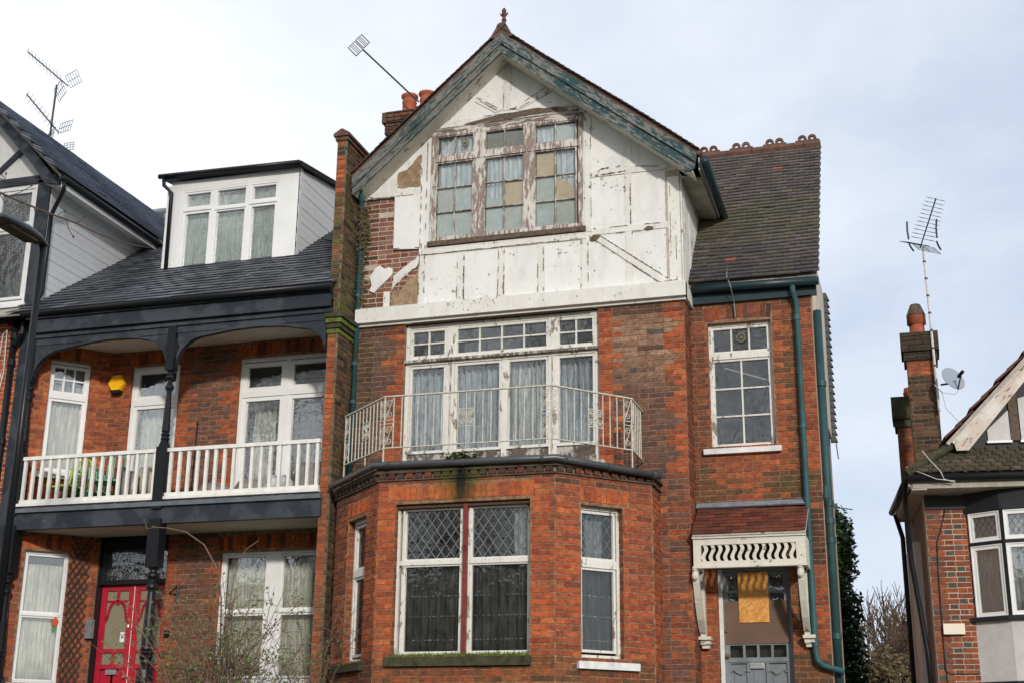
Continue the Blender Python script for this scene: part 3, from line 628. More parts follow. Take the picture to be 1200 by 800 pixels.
# --- gable: band, plaster, timbers
SL=.90; SRt=.815; AX,AZ=-5.245,11.43
def gable_poly(y0=7.8): return [(-7.44,y0),(-2.79,y0),(-2.79,AZ-SRt*(-2.79-AX)),(AX,AZ),(-7.44,AZ-SL*(AX+7.44))]
def inside_g(z):
    l=max(-7.44,AX-(AZ-z)/SL); r=min(-2.79,AX+(AZ-z)/SRt); return (l,r) if r>l else None
GF=Fr((0,17.0),(1,0)); mb=MB(); zl=lambda u:AZ-SL*(AX-u)
zr=lambda u:AZ-SRt*(u-AX)
mb.prism(GF,[(-7.44,7.8),(-2.79,7.8),(-2.79,8.78),(-7.44,8.78)],-.0,-.25); mb.prism(GF,[(-7.44,8.78),(-6.33,8.78),(-6.33,zl(-6.33)),(-7.44,zl(-7.44))],0,-.25); mb.prism(GF,[(-4.19,8.78),(-2.79,8.78),(-2.79,zr(-2.79)),(-4.19,zr(-4.19))],0,-.25); mb.prism(GF,[(-6.33,10.38),(-4.19,10.38),(-4.19,zr(-4.19)),(AX,AZ),(-6.33,zl(-6.33))],0,-.25); GW=mb.build('gable_wall','mortar_light',HM)
# exposed brickwork at the left of the gable
def col_exp(u,v,hd,k):
    c=blend(pick(DEEP+[(.36,.13,.085)]),pick(PINK,.15),rnd.uniform(.1,.9))
    if u<-7.25: c=blend(c,(.04,.045,.015),rnd.uniform(.2,.9)*min(1,(-7.2-u)/.12+.3))
    return c
courses(GF,-7.44,-6.42,7.83,9.55,col_exp,out=bricks,inside=inside_g,proud=.004)
# white plaster field
PF=Fr((0,17.0),(1,0)); gp_=[(-6.5,7.8),(-2.79,7.8),(-2.79,9.43),(AX,AZ),(-6.5,AZ-SL*(AX+6.5))]
WOP=(-6.36,-4.16,8.74,10.42)
mb=MB()
mb.prism(PF,[(-6.5,7.8),(-2.79,7.8),(-2.79,8.74),(-6.5,8.74)],.0,.028); mb.prism(PF,[(-6.54,8.741),(-6.36,8.741),(-6.36,10.42),(-6.54,AZ-SL*(AX+6.54))],0,.0281)
zr=lambda u:AZ-SRt*(u-AX)
mb.prism(PF,[(-4.16,8.741),(-2.79,8.741),(-2.79,zr(-2.79)),(-4.16,zr(-4.16))],0,.0281)
mb.prism(PF,[(-6.36,10.42),(-4.16,10.42),(-4.16,zr(-4.16)),(AX,AZ),(-6.36,AZ-SL*(AX+6.36))],0,.028)
mb.prism(PF,[(-7.40,9.53),(-6.54,9.53),(-6.54,AZ-SL*(AX+6.54)),(-7.40,AZ-SL*(AX+7.40))],0,.028)
mb.build('plaster_panel','plaster',HM)
def ragged(pts,e=.013,st=.035):
    out=[]
    for a,b in zip(pts,pts[1:]+pts[:1]):
        n=max(1,int(math.hypot(b[0]-a[0],b[1]-a[1])/st))
        for i in range(n): t=i/n; out.append((a[0]+(b[0]-a[0])*t+rnd.uniform(-e,e)*(i>0),a[1]+(b[1]-a[1])*t+rnd.uniform(-e,e)*(i>0)))
    return out
for pts,m_,w_,nm in (([(-6.925,8.69),(-6.52,8.66),(-6.53,9.5),(-6.93,9.5)],'plaster',.045,'plaster_panel'),
  ([(-6.90,9.635),(-6.545,9.625),(-6.545,10.13),(-6.60,10.10),(-6.70,9.97),(-6.80,9.90),(-6.88,9.88),(-6.905,9.80)],'render_brown',.036,'render_patch'),
  ([(-7.27,8.10),(-7.235,8.18),(-7.27,8.30),(-7.20,8.42),(-7.12,8.47),(-7.04,8.40),(-6.99,8.43),(-6.93,8.40),(-6.94,8.30),(-7.03,8.22),(-7.12,8.14),(-7.2,8.06)],'plaster',.036,'plaster_patch'),
  ([(-6.94,7.84),(-6.53,7.83),(-6.53,8.33),(-6.62,8.24),(-6.70,8.20),(-6.78,8.08),(-6.94,8.06)],'render_brown',.030,'render_patch'),
  ([(-6.93,8.08),(-6.80,8.22),(-6.66,8.33),(-6.53,8.44),(-6.53,8.56),(-6.66,8.47),(-6.80,8.37),(-6.91,8.27)],'timber_white',.040,'timber_stud')):
    mb=MB(); mb.prism(PF,ragged(pts) if nm!='plaster_panel' else pts,.0,w_); mb.build(nm,m_,HM)
# timber frame members standing slightly proud
def stud(pts,m_='timber_white',w_=.040):
    mb=MB(); mb.prism(PF,pts,.02,w_); mb.build('timber_stud',m_,HM)
def vst(u0,u1,v0,v1,m_='timber_white',w_=.040): stud([(u0,v0),(u1,v0+rnd.uniform(-.005,.005)),(u1,v1),(u0,v1)],m_,w_+rnd.uniform(-.003,.003))
vst(-6.53,-6.43,7.80,8.66); vst(-7.05,-6.955,7.80,8.06); vst(-5.96,-5.84,7.80,8.55); vst(-5.355,-5.255,7.80,8.55); vst(-4.78,-4.68,7.80,8.55); vst(-4.17,-4.06,7.80,8.60)
vst(-3.55,-3.45,7.80,9.46); vst(-3.56,-3.46,9.56,zr(-3.46)-.03); vst(-2.96,-2.80,7.80,9.33,w_=.046); vst(-4.12,-4.02,8.66,10.43)
vst(-7.40,-6.55,9.50,9.60); vst(-4.02,-2.96,9.46,9.555); vst(-4.02,-2.96,8.60,8.69); vst(-6.53,-4.10,8.56,8.655,w_=.050); vst(-7.0,-6.905,9.6,9.80)
stud([(-4.06,8.60),(-3.93,8.60),(-2.96,7.86),(-2.96,7.80),(-3.06,7.80)],w_=.044)
vst(AX-.06,AX+.05,10.66,11.34); stud([(-5.74,10.86),(-5.66,10.94),(-5.31,10.68),(-5.42,10.64)]); stud([(-5.18,10.68),(-5.07,10.64),(-4.60,10.86),(-4.70,10.93)])
vst(-6.28,-5.45,10.50,10.60,'timber_white',.046); vst(-5.6,-4.2,10.50,10.61,'rot',.047); stud([(-5.90,10.505),(-5.75,10.50),(-5.5,10.515),(-5.2,10.50),(-5.0,10.52),(-4.50,10.535),(-4.46,10.57),(-4.55,10.61),(-4.66,10.60),(-4.80,10.63),(-5.0,10.62),(-5.15,10.605),(-5.3,10.61),(-5.45,10.585),(-5.6,10.565),(-5.7,10.55),(-5.85,10.53)],'rotten',.052); vst(-4.62,-4.2,10.50,10.61,'rot',.044)
vst(-6.40,-4.13,10.415,10.475,'rot',.055)
# band beam
mb=MB(); mb.box(GF,-7.44,-2.745,7.60,7.80,-.02,.11); mb.box(GF,-7.42,-2.76,7.56,7.60,-.02,.05); mb.hexa([GF.p(-7.44,7.80,.11),GF.p(-2.745,7.80,.11),GF.p(-2.745,7.80,0),GF.p(-7.44,7.80,0),GF.p(-7.44,7.803,.11),GF.p(-2.745,7.803,.11),GF.p(-2.745,7.84,0.03),GF.p(-7.44,7.84,0.03)])
mb.build('beam','timber_white',HM,label='long white beam under the gable')
mb=MB(); mb.box(GF,-6.60,-4.02,7.548,7.558,-.02,.06); mb.build('head_board','rotten',HM)
# gable window
wd=[]
for (a,b) in((-6.315,-5.735),(-5.585,-4.985),(-4.845,-4.225)): wd+= [(a,b,8.785,9.96,2,3),(a,b,10.06,10.375,2,1)]
GWi=window(HM,PF,-6.38,-4.14,8.73,10.43,-.055,'rotv',wd,fw=.06,dep=.09,mull=[(-5.735,-5.585),(-4.985,-4.845)],trans=[(9.96,10.06)],sash=.020,bar=.010,glass='glass_old',sashmat='rotv',label='three light gable window with rotten frame and patched panes',room=True,roomd=1.6)
mb=MB(); mb.box(PF,-6.40,-4.10,8.665,8.735,.0,.085); mb.build('sill','rotten',GWi)
ux=[(-6.315,-5.735),(-5.585,-4.985),(-4.845,-4.225)]
def cover(i,col,row,m_,tri=None):
    a,b=ux[i]; a+=.026; b-=.026; u0=a+(b-a)*col/2; u1=a+(b-a)*(col+1)/2
    if row==9: v0,v1=10.085,10.35
    else: h=(9.935-8.81)/3; v1=9.935-h*row; v0=v1-h
    pts=tri(u0,u1,v0,v1) if tri else [(u0,v0),(u1,v0),(u1,v1),(u0,v1)]
    mb=MB(); mb.prism(PF,pts,-.018,-.014+rnd.uniform(-.001,.001)); mb.build('pane_backing',m_,GWi)
for q in [(0,0,1,'paper_grey'),(0,1,1,'paper_green'),(0,0,2,'paper_green'),(0,1,2,'paper_green'),(1,1,1,'cardboard'),(1,0,2,'paper_green'),(1,1,2,'paper_grey'),(2,0,0,'cardboard'),(2,0,1,'paper_grey'),(2,1,1,'cardboard',lambda a,b,c,d:[(a,c),(b,c),(b,c+.5*(d-c)),(a,d)]),(2,0,2,'paper_green'),(2,1,2,'paper_grey'),(1,0,9,'paper_olive'),(1,1,9,'paper_olive'),(2,1,9,'paper_green'),(1,0,1,'paper_green',lambda a,b,c,d:[(a,c),(b,c),(b,c+.3*(d-c)),(a,c+.42*(d-c))])]: cover(*q)
for i,lab in enumerate(('pale blue curtain in the left light of the gable window','pale blue curtain in the middle light of the gable window','pale blue curtain in the right light of the gable window')):
    curtain(PF,ux[i][0]+.02,ux[i][1]-.02,8.79,10.37,-.045,lab,'cur_blue',.075,.014)
def vent(fr,u,v,w_,r,par):
    mb=MB(); n=18
    for k in range(n):
        a,b=2*math.pi*k/n,2*math.pi*(k+1)/n
        mb.prism(fr,[(u+r*math.cos(a),v+r*math.sin(a)),(u+r*math.cos(b),v+r*math.sin(b)),(u+r*.78*math.cos(b),v+r*.78*math.sin(b)),(u+r*.78*math.cos(a),v+r*.78*math.sin(a))],w_,w_+.012)
    for k in range(4): a=math.pi*k/4; mb.bar(fr,(u-r*.8*math.cos(a),v-r*.8*math.sin(a)),(u+r*.8*math.cos(a),v+r*.8*math.sin(a)),.008,w_,w_+.008)
    mb.lathe(fr.p(u,v-.015,w_+.01),[(.012,0),(.018,.015),(.012,.03)],8); mb.build('round_vent','paper_olive',par)
vent(PF,-5.88,10.235,.025,.06,GWi)
fl=MB()
def crack(u0,v0,u1,v1,wd_=.010,dens=.6):
    a=Vector((u0,v0)); b=Vector((u1,v1)); L_=(b-a).length; d=(b-a)/L_; n=Vector((-d.y,d.x)); t=0
    while t<L_:
        ln=rnd.uniform(.03,.14)
        if rnd.random()<dens:
            k=5; top=[];bot=[]
            for i in range(k+1):
                p=a+d*min(L_,t+ln*i/k); e=math.sin(math.pi*i/k)*wd_*.62*rnd.uniform(.2,1.3)+.001; o=rnd.uniform(-.003,.003); top.append(tuple(p+n*(e+o))); bot.append(tuple(p-n*(e*.5-o)))
            fl.prism(PF,top+bot[::-1],.046,.0535)
        t+=ln*rnd.uniform(.7,1.1)
for q in((-5.85,7.83,-5.85,8.5,.020,.75),(-5.95,7.85,-5.95,8.5,.007,.5),(-5.355,7.85,-5.345,8.5,.008,.5),(-5.265,7.85,-5.265,8.5,.014,.7),(-4.78,7.85,-4.78,8.5,.006,.5),(-4.70,7.85,-4.70,8.5,.010,.55),(-6.52,7.85,-6.52,9.9,.012,.65),(-6.44,7.85,-6.44,10.3,.012,.5),(-4.17,7.85,-4.16,8.6,.012,.6),(-4.07,7.85,-4.07,8.5,.010,.6),
  (-4.02,8.7,-4.02,10.3,.007,.45),(-3.55,8.7,-3.54,9.4,.007,.5),(-3.47,8.7,-3.47,9.3,.014,.75),(-2.93,7.85,-2.93,9.2,.008,.5),(-2.86,7.85,-2.86,8.9,.010,.6),(-4.0,9.47,-3.45,9.50,.014,.65),(-3.9,9.56,-3.6,9.58,.020,.8),(-3.4,9.55,-2.98,9.50,.007,.5),(-4.0,8.60,-3.0,8.59,.006,.4),(-4.0,8.69,-3.0,8.68,.005,.4),
  (-3.93,8.60,-2.98,7.87,.012,.85),(-4.05,8.58,-3.08,7.82,.007,.6),(-6.5,8.56,-4.2,8.565,.008,.55),(-6.5,7.81,-2.9,7.81,.010,.35),(-3.15,7.82,-2.85,7.84,.022,.9),(-3.7,7.80,-3.55,7.80,.02,.8),(-5.72,10.93,-5.34,10.67,.004,.7),(-5.66,10.86,-5.36,10.64,.004,.7),(-5.16,10.66,-4.68,10.94,.004,.7),(-5.07,10.66,-4.60,10.90,.004,.7),(-5.3,10.66,-5.1,10.67,.018,.8),(-5.30,10.7,-5.30,11.3,.003,.5),(-5.19,10.7,-5.19,11.3,.003,.5),
  (-7.4,9.51,-6.56,9.50,.007,.6),(-6.93,8.70,-6.52,8.675,.008,.6),(-6.2,7.71,-3,7.71,.006,.06)): crack(*q)
for i in range(34):
    u=rnd.uniform(-6.4,-2.9); v=rnd.uniform(7.85,9.4) if u>-4 else rnd.uniform(7.85,8.5); s_f=rnd.uniform(.003,.010); ph=rnd.uniform(0,6); fl.prism(PF,[(u+s_f*rnd.uniform(.5,1.4)*math.cos(ph+k),v+s_f*.8*rnd.uniform(.5,1.4)*math.sin(ph+k)) for k in range(6)],.026,.0495 if rnd.random()<.4 else .030)
fl.prism(PF,[(-4.05,8.54),(-4.0,8.60),(-3.93,8.60),(-3.90,8.56),(-3.94,8.52),(-4.02,8.51)],.03,.048); fl.prism(PF,[(-3.3,8.61),(-3.24,8.65),(-3.16,8.63),(-3.17,8.60),(-3.25,8.59)],.03,.048)
fl.build('flaked_paint','render_flake',HM,kind='stuff')
# right return of the gable (upright boards)
GR=Fr((-2.79,16.96),(0,1)); mb=MB(); mb.box(GR,0,3.0,7.6,9.43,-.2,0.); mb.build('gable_wall','mortar_light',HM)
y=0
while y<2.9:
    wd_=rnd.uniform(.13,.17); mb=MB(); mb.box(GR,y+.004,y+wd_-.004,7.84,9.36,.002,.016+rnd.uniform(0,.008)); mb.build('cladding_board','timber_white',HM); y+=wd_
mb=MB(); mb.box(GR,-.03,.9,7.60,7.80,.0,.045); mb.build('beam','timber_white',HM)
# roof planes
def roofslab(mb,pts_lo,th): # four corners lower surface, thick upward
    a=[Vector(p) for p in pts_lo]; n=(a[1]-a[0]).cross(a[3]-a[0]).normalized(); n=n if n.z>0 else -n
    mb.hexa(a+[p+n*th for p in a]); return n
YV=16.63; YB=25
RZ=lambda x:AZ+.30-SRt*(x-AX) if x>AX else AZ+.30-SL*(AX-x)
mb=MB(); XE=-2.47; XL=-7.47
roofslab(mb,[(AX,YV+.02,RZ(AX)),(XE,YV+.02,RZ(XE)),(XE,YB,RZ(XE)),(AX,YB,RZ(AX))],.05); roofslab(mb,[(XL,YV+.02,RZ(XL)),(AX,YV+.02,RZ(AX)),(AX,YB,RZ(AX)),(XL,YB,RZ(XL))],.05)
ROOF=mb.build('roof','terra_dark',HM)
tiles=[]
def tilefield(origin,U,Vv,nu,nv,uw,gauge,th,colf,pr=1,inside=None,jit=.004,lap=.04,tilt=.018,clip=None):
    U=Vector(U).normalized(); Vv=Vector(Vv).normalized(); Nn=U.cross(Vv); Nn=Nn if Nn.z>0 else -Nn; o=Vector(origin); out=[]
    for j in range(nv):
        off=(j%2)*.5*uw
        for i in range(-1,nu+1):
            u=i*uw+uw/2+off; s=j*gauge
            wd_t=uw
            if clip:
                a_c,b_c=max(clip[0],u-uw/2),min(clip[1],u+uw/2)
                if b_c-a_c<.03: continue
                u=(a_c+b_c)/2; wd_t=b_c-a_c
            if inside and not inside(u,s): continue
            if not inside and not clip and not(0<=u-uw/2+1e-6 and u+uw/2<=nu*uw+uw*.51): continue
            g=gauge+lap; Y=(Vv*g-Nn*tilt).normalized(); X=U
            if rnd.random()<.12: X=(U+Vv*rnd.uniform(-.03,.03)).normalized(); Y=(Y-X*Y.dot(X)).normalized()
            Z=X.cross(Y); Z=Z if Z.z>0 else -Z
            c=colf(u,s); p=o+U*u+Vv*(s+rnd.uniform(-jit,jit)+(-.03 if rnd.random()<.006 else 0))+Nn*(tilt+rnd.uniform(0,.004)+.010*math.sin(u*2.3+1)*math.sin(s*1.7))
            out.append((mat_axes(p,X*(wd_t-.004),Y*g,Z*th),c,pr))
    return out
TC=[(.075,.055,.048),(.10,.068,.055),(.055,.045,.042),(.12,.07,.055),(.085,.06,.05)]
def ctile(u,s): return pick(TC,.2)
# verge and slope tiles of the main roof (two columns at the front verge, then wide courses)
for sg,sl_,x1 in((1,SRt,XE),(-1,SL,XL)):
    V_=Vector((-sg,0,sl_)).normalized(); ln=abs(x1-AX)*math.sqrt(1+sl_*sl_); o=Vector((x1,YV-.03,RZ(x1)))+Vector((0,0,.06))
    tiles+=tilefield(o,(0,1,0),V_,3,int(ln/.095)+1,.17,.095,.012,ctile,tilt=.010,clip=(0,.51),lap=.03)
    mb=MB()
    for j in range(int(ln/.105)):
        p=o+V_*(j*.105)+Vector((0,.55,.0)); n=Vector((sg*sl_,0,1)).normalized(); a=p+n*.03; b=p+V_*.12+n*.008
        mb.hexa([a-n*.02,a+Vector((0,7.9,0))-n*.02,b+Vector((0,7.9,0))-n*.02,b-n*.02,a,a+Vector((0,7.9,0)),b+Vector((0,7.9,0)),b])
    mb.build('tile_courses','terra_dark',ROOF,kind='stuff')
finish(ROOF,tiles,'roof_tile',TILE,'tile','roof_tile_rest',limit=80)
# bargeboards
BG=Fr((0,16.66),(1,0))
def zlow(x): return AZ-.01-.825*(x-AX) if x>AX else AZ-.01-SL*(AX-x)
zt=lambda x:RZ(x)-.015
mb=MB(); pts=[(AX,zlow(AX)),(-3.2,zlow(-3.2)),(-2.76,zlow(-2.76)),(-2.66,9.24),(-2.58,9.235),(-2.53,9.28),(-2.52,9.36),(-2.50,zt(-2.50)),(AX,zt(AX))]; mb.prism(BG,pts,0,.035); BB=mb.build('bargeboard','barge_r',HM,label='right bargeboard, peeling teal paint')
mb=MB(); mb.prism(BG,[(AX,zt(AX)-.17),(-2.52,zt(-2.52)-.14),(-2.50,zt(-2.5)),(AX,zt(AX))],.035,.062); mb.prism(BG,[(AX,zlow(AX)-.02),(-2.9,zlow(-2.9)-.02),(-2.9,zlow(-2.9)+.03),(AX,zlow(AX)+.03)],.035,.05); mb.build('moulding','barge_r',BB)
mb=MB(); mb.prism(BG,[(AX-.001,zlow(AX)),(-7.42,zlow(-7.42)),(-7.46,zlow(-7.46)+.03),(-7.46,zt(-7.46)),(AX-.001,zt(AX))],0,.035); BB=mb.build('bargeboard','barge_l',HM,label='left bargeboard, weathered grey and teal')
mb=MB(); mb.prism(BG,[(AX-.001,zt(AX)-.17),(-7.46,zt(-7.46)-.17),(-7.46,zt(-7.46)),(AX-.001,zt(AX))],.035,.062); mb.prism(BG,[(AX-.001,zlow(AX)-.02),(-7.42,zlow(-7.42)-.02),(-7.42,zlow(-7.42)+.03),(AX-.001,zlow(AX)+.03)],.035,.05); mb.build('moulding','barge_l',BB)
# soffit boards between bargeboard and wall
mb=MB(); mb.prism(GF,[(AX,AZ-.02),(-2.56,zlow(-2.56)+.02),(-2.56,zlow(-2.56)+.05),(AX,AZ+.02)],.03,.34); mb.prism(GF,[(AX-.001,AZ-.02),(-7.44,zlow(-7.44)+.02),(-7.44,zlow(-7.44)+.06),(AX-.001,AZ+.02)],.03,.34); mb.build('soffit','cream_wood',HM)
# ragged slats of lower left of the right eave
mb=MB(); mb.box(Fr((-2.47,16.7),(0,1)),0,3.2,RZ(XE)-.20,RZ(XE)-.02,-.02,.0); mb.add([(-2.79,16.95,9.30),(-2.49,16.95,9.24),(-2.49,19.9,9.24),(-2.79,19.9,9.30),(-2.79,16.95,9.33),(-2.49,16.95,9.27),(-2.49,19.9,9.27),(-2.79,19.9,9.33)],[(0,1,2,3),(7,6,5,4),(0,4,5,1),(2,6,7,3)]); mb.build('eave_soffit','soffit',HM)
mitre([(-2.40,16.62,9.37),(-2.40,18.9,9.24)],.06,'gutter','gutter_teal',HM,10)
mb=MB(); rt=[]
mb.tube([(AX,16.62,RZ(AX)+.075),(AX,24.5,RZ(AX)+.075)],.09,8); mb.build('ridge_tile','terra_dark',ROOF)
mb=MB(); x=AX; z=RZ(AX)+.04
mb.hexa([(x-.17,16.60,z-.13),(x+.17,16.60,z-.13),(x+.17,16.95,z-.13),(x-.17,16.95,z-.13),(x-.045,16.64,z+.13),(x+.045,16.64,z+.13),(x+.045,16.9,z+.13),(x-.045,16.9,z+.13)])
mb.lathe((x,16.74,z+.05),[(a_*.72,b_*.80) for a_,b_ in[(.06,0),(.052,.05),(.040,.08),(.036,.20),(.052,.205),(.052,.225),(.034,.235),(.040,.30),(.052,.33),(.046,.36),(.050,.40),(.036,.44),(.012,.47)]],12); z-=.095
for sx,sy in((1,0),(-1,0),(0,1),(0,-1)): mb.tube([(x+sx*.02,16.74+sy*.02,z+.385),(x+sx*.045,16.74+sy*.045,z+.41),(x+sx*.060,16.74+sy*.060,z+.435)],[.016,.013,.006],6)
mb.build('finial','terra_dark',HM,smooth=False,label='terracotta finial on the gable apex')
# teal downpipe at the left and its rubbish growth
mb=MB(); mb.tube([(-7.36,16.7,9.56),(-7.41,16.86,9.46),(-7.42,16.93,9.36),(-7.43,16.93,5.3)],.036,10); DP=mb.build('drainpipe','teal',HM,smooth=True,label='teal downpipe at the left of the facade')
collars(-7.43,16.93,(9.2,8.0,7.0,6.45),.044,.05,'teal',DP)
# party wall pier to the left
PW=Fr((0,16.45),(1,0)); mb=MB(); mb.box(PW,-7.64,-7.49,1.9,10.30,-6,0); PI=mb.build('party_wall','mortar_dark',HM)
def col_pier(u,v,hd,k):
    if v>9.55: c=redmix(1.5)
    elif v>7.3:
        f=min(1,(9.6-v)/.5); c=blend(pick(DEEP+RED[:2]),pick(MOSS+[(.10,.11,.03)]),min(1,f*rnd.uniform(.6,1.2)))
    else: c=blend(pick(RED),pick(MOSS),rnd.uniform(0,.25) if u<-7.56 else rnd.uniform(.3,.9))
    if 10.02<v<10.12: c=pick(SOOT_SHADE)
    return c
def col_piers(u,v,hd,k):
    c=pick(SOOT_SHADE+BROWN+DEEP[:1]); 
    return blend(c,pick(MOSS+[(.10,.12,.02)]),rnd.uniform(.2,1) if 7.2<v<9.2 else rnd.uniform(.1,.6))
courses(PW,-7.64,-7.49,1.95,10.28,col_pier,out=bricks,pr=.8); PS=Fr((-7.49,16.45),(0,1)); courses(PS,0,2.2,1.95,10.28,col_piers,out=bricks,pr=.5,ops=[(.54,3,1.9,9.3)])
mb=MB(); mb.box(PW,-7.69,-7.44,10.30,10.34,-6,.05); mb.box(PW,-7.665,-7.465,10.24,10.30,-6,.025); mb.hexa([PW.p(-7.69,10.34,.05),PW.p(-7.44,10.34,.05),PW.p(-7.44,10.34,-6),PW.p(-7.69,10.34,-6),PW.p(-7.58,10.41,.05),PW.p(-7.55,10.41,.05),PW.p(-7.55,10.41,-6),PW.p(-7.58,10.41,-6)]); mb.build('coping','terra_dark',PI)
for k,(z,o) in enumerate(((7.33,.02),(7.40,.045),(7.47,.07),(7.54,.095))):
    mb=MB(); mb.box(PW,-7.64-.01,-7.49+o,z,z+.06,-.5,o); mb.build('corbel','moss_dark' if k%2 else 'moss',PI)
finish(WALL,bricks,'brick',BRICK,'brick','brickwork')
# rubbish growing on the pier: one clump of dead and green ivy
mb=MB()
for i in range(900):
    if rnd.random()<.55: c=Vector((rnd.gauss(-7.36,.05),16.93-abs(rnd.gauss(0,.05)),rnd.gauss(9.05,.20)))
    else: c=Vector((rnd.gauss(-7.40,.035),16.96-abs(rnd.gauss(0,.03)),rnd.uniform(7.9,9.4)))
    a=rnd.uniform(0,6.3); s=rnd.uniform(.012,.028); d=Vector((math.cos(a),rnd.uniform(-.4,.4),math.sin(a)))*s; e=Vector((-math.sin(a),rnd.uniform(-.4,.4),math.cos(a)))*s*.5
    mb.add([c-d,c+e,c+d,c-e],[(0,1,2,3)])
t_=thing('climbing_plant','clump of brown dead creeper behind the top of the teal downpipe','plant',(-7.4,16.9,8)); mb.build('foliage','scrub',t_,kind='stuff')
mb=MB()
for k in range(14): mb.tube([(-7.44+rnd.uniform(-.02,.03),16.97,7.9),(-7.40+rnd.uniform(-.04,.04),16.93,8.6),(-7.36+rnd.uniform(-.07,.07),16.90,9.2+rnd.uniform(-.1,.2))],.005,4)
mb.build('stem','twig',t_)
t_=thing('gutter_weed','small green weeds growing in the middle of the bay gutter','plant',(-5.3,15.4,5.25)); mb=MB()
for i in range(520):
    c=Vector((rnd.gauss(-5.33,.13),15.41+rnd.uniform(-.05,.07),5.22+abs(rnd.gauss(0,.045)))); a=rnd.uniform(0,6.3); s=rnd.uniform(.010,.028); d=Vector((math.cos(a),math.sin(a),rnd.uniform(-.5,.5)))*s; e=Vector((-math.sin(a),math.cos(a),rnd.uniform(-.5,.9)))*s*.6
    mb.add([c-d,c+e,c+d,c-e],[(0,1,2,3)])
mb.build('foliage','leaf',t_,kind='stuff')
# ---- right wing of the same house
WF=Fr((0,17.5),(1,0)); wing=[]; XR=-1.18
WOPN=(-2.565,-1.725,5.66,7.37); DOP=(-2.56,-1.64,1.9,4.11)
mb=MB(); slab(mb,WF,-2.79,XR,1.9,7.80,[WOPN,DOP]); WW=mb.build('wing_wall','mortar',HM)
def col_wing(u,v,hd,k):
    c=blend(redmix(1.1),(.14,.065,.04),.4*rnd.random()**2)
    if v>7.5: c=blend(c,pick(SOOT_SHADE),rnd.uniform(.2,.7))
    if 5.25<v<5.58 and abs(u+2.15)>.42 and abs(u+2.15)<.55: c=blend(c,pick(SOOT_SHADE+MOSS),rnd.uniform(.3,.8))
    if u<-2.6 and v>4.9: c=blend(c,(.10,.065,.045),rnd.uniform(.3,.8))
    if abs(u+1.47)<.10+.04*math.sin(v*4): c=blend(c,(.07,.06,.025),rnd.uniform(.25,.85))
    if 4.9<v<5.25 and rnd.random()<.5: c=blend(c,(.10,.08,.03),.6)
    if 4.08<v<4.84: c=blend(c,pick(SOOT_SHADE),.85)  # bricks under the canopy darkened for its shade as well as soot
    if 4.9<v<5.3 and u>-1.85: c=blend(c,pick(MOSS),rnd.uniform(.3,.95))
    if v<3.0 and u>-1.7: c=blend(c,(.06,.06,.03),rnd.uniform(.3,.9))
    return c
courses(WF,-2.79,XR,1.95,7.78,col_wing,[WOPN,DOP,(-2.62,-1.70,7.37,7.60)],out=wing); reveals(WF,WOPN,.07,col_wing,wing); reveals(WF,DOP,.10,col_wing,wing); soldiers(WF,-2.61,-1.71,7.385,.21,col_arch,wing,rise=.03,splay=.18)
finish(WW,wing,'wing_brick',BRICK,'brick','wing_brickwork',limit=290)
W=window(HM,WF,*WOPN,.07,'white_old',[(-2.53,-1.76,5.70,6.885,2,3),(-2.53,-1.76,6.965,7.33,3,1)],fw=.035,trans=[(6.885,6.965)],sash=.03,bar=.02,glass='glass_old',label='tall sash window of the wing with a round vent')
vent(WF,-2.13,7.17,-.085,.065,W); mb=MB(); mb.bar(WF,(-2.38,6.80),(-1.83,6.60),.014,-.2,-.19); mb.build('inner_rod','white_old',W)
mb=MB(); mb.box(WF,-2.66,-1.655,5.575,5.645,-.08,.07); mb.build('sill','stone_white',HM,label='pale sill under the wing window')
# door
D=MB(); rec=.14
D.box(WF,-2.50,-2.44,1.95,4.07,-rec-.05,-rec); D.box(WF,-1.74,-1.68,1.95,4.07,-rec-.05,-rec); D.box(WF,-2.44,-1.74,2.93,3.0,-rec-.05,-rec); D.box(WF,-2.44,-1.74,4.02,4.07,-rec-.05,-rec); D.box(WF,-2.44,-1.74,1.95,2.2,-rec-.05,-rec); D.box(WF,-2.44,-1.74,3.15,3.20,-rec-.05,-rec)
for x in(-2.30,-1.93): D.box(WF,x-.02,x+.02,3.2,4.02,-rec-.05,-rec-.005)
for x in(-2.22,-1.98): D.box(WF,x-.02,x+.02,2.2,2.93,-rec-.05,-rec-.005)
for k in(1,2,3): D.box(WF,-2.44+.7*k/4-.015,-2.44+.7*k/4+.015,3.0,3.15,-rec-.05,-rec-.003)
for x in(-2.44,-1.91): D.box(WF,x,x+.17,3.80,3.83,-rec-.05,-rec-.004)
DR=D.build('door','grey_door',HM,label='grey front door with boarded glass')
for x0,x1 in((-2.44,-2.24),(-2.20,-2.0),(-1.96,-1.74)):
    m_=MB(); m_.box(WF,x0,x1,2.2,2.93,-rec-.045,-rec-.03); m_.box(WF,x0+.04,x1-.04,2.25,2.84,-rec-.03,-rec-.018); m_.build('door_panel','grey_door',DR)
for k in range(4): m_=MB(); m_.box(WF,-2.44+.7*k/4+.015,-2.44+.7*(k+1)/4-.015,3.0,3.15,-rec-.03,-rec-.025); m_.build('pane','glass_bay',DR)
for a,b,c,d in((-2.44,-2.32,3.83,4.02),(-2.44,-2.32,3.2,3.8),(-1.91,-1.74,3.83,4.02),(-1.91,-1.74,3.2,3.8),(-2.28,-1.95,3.2,4.02)): m_=MB(); m_.box(WF,a,b,c,d,-rec-.03,-rec-.025); m_.build('pane','glass_old',DR)
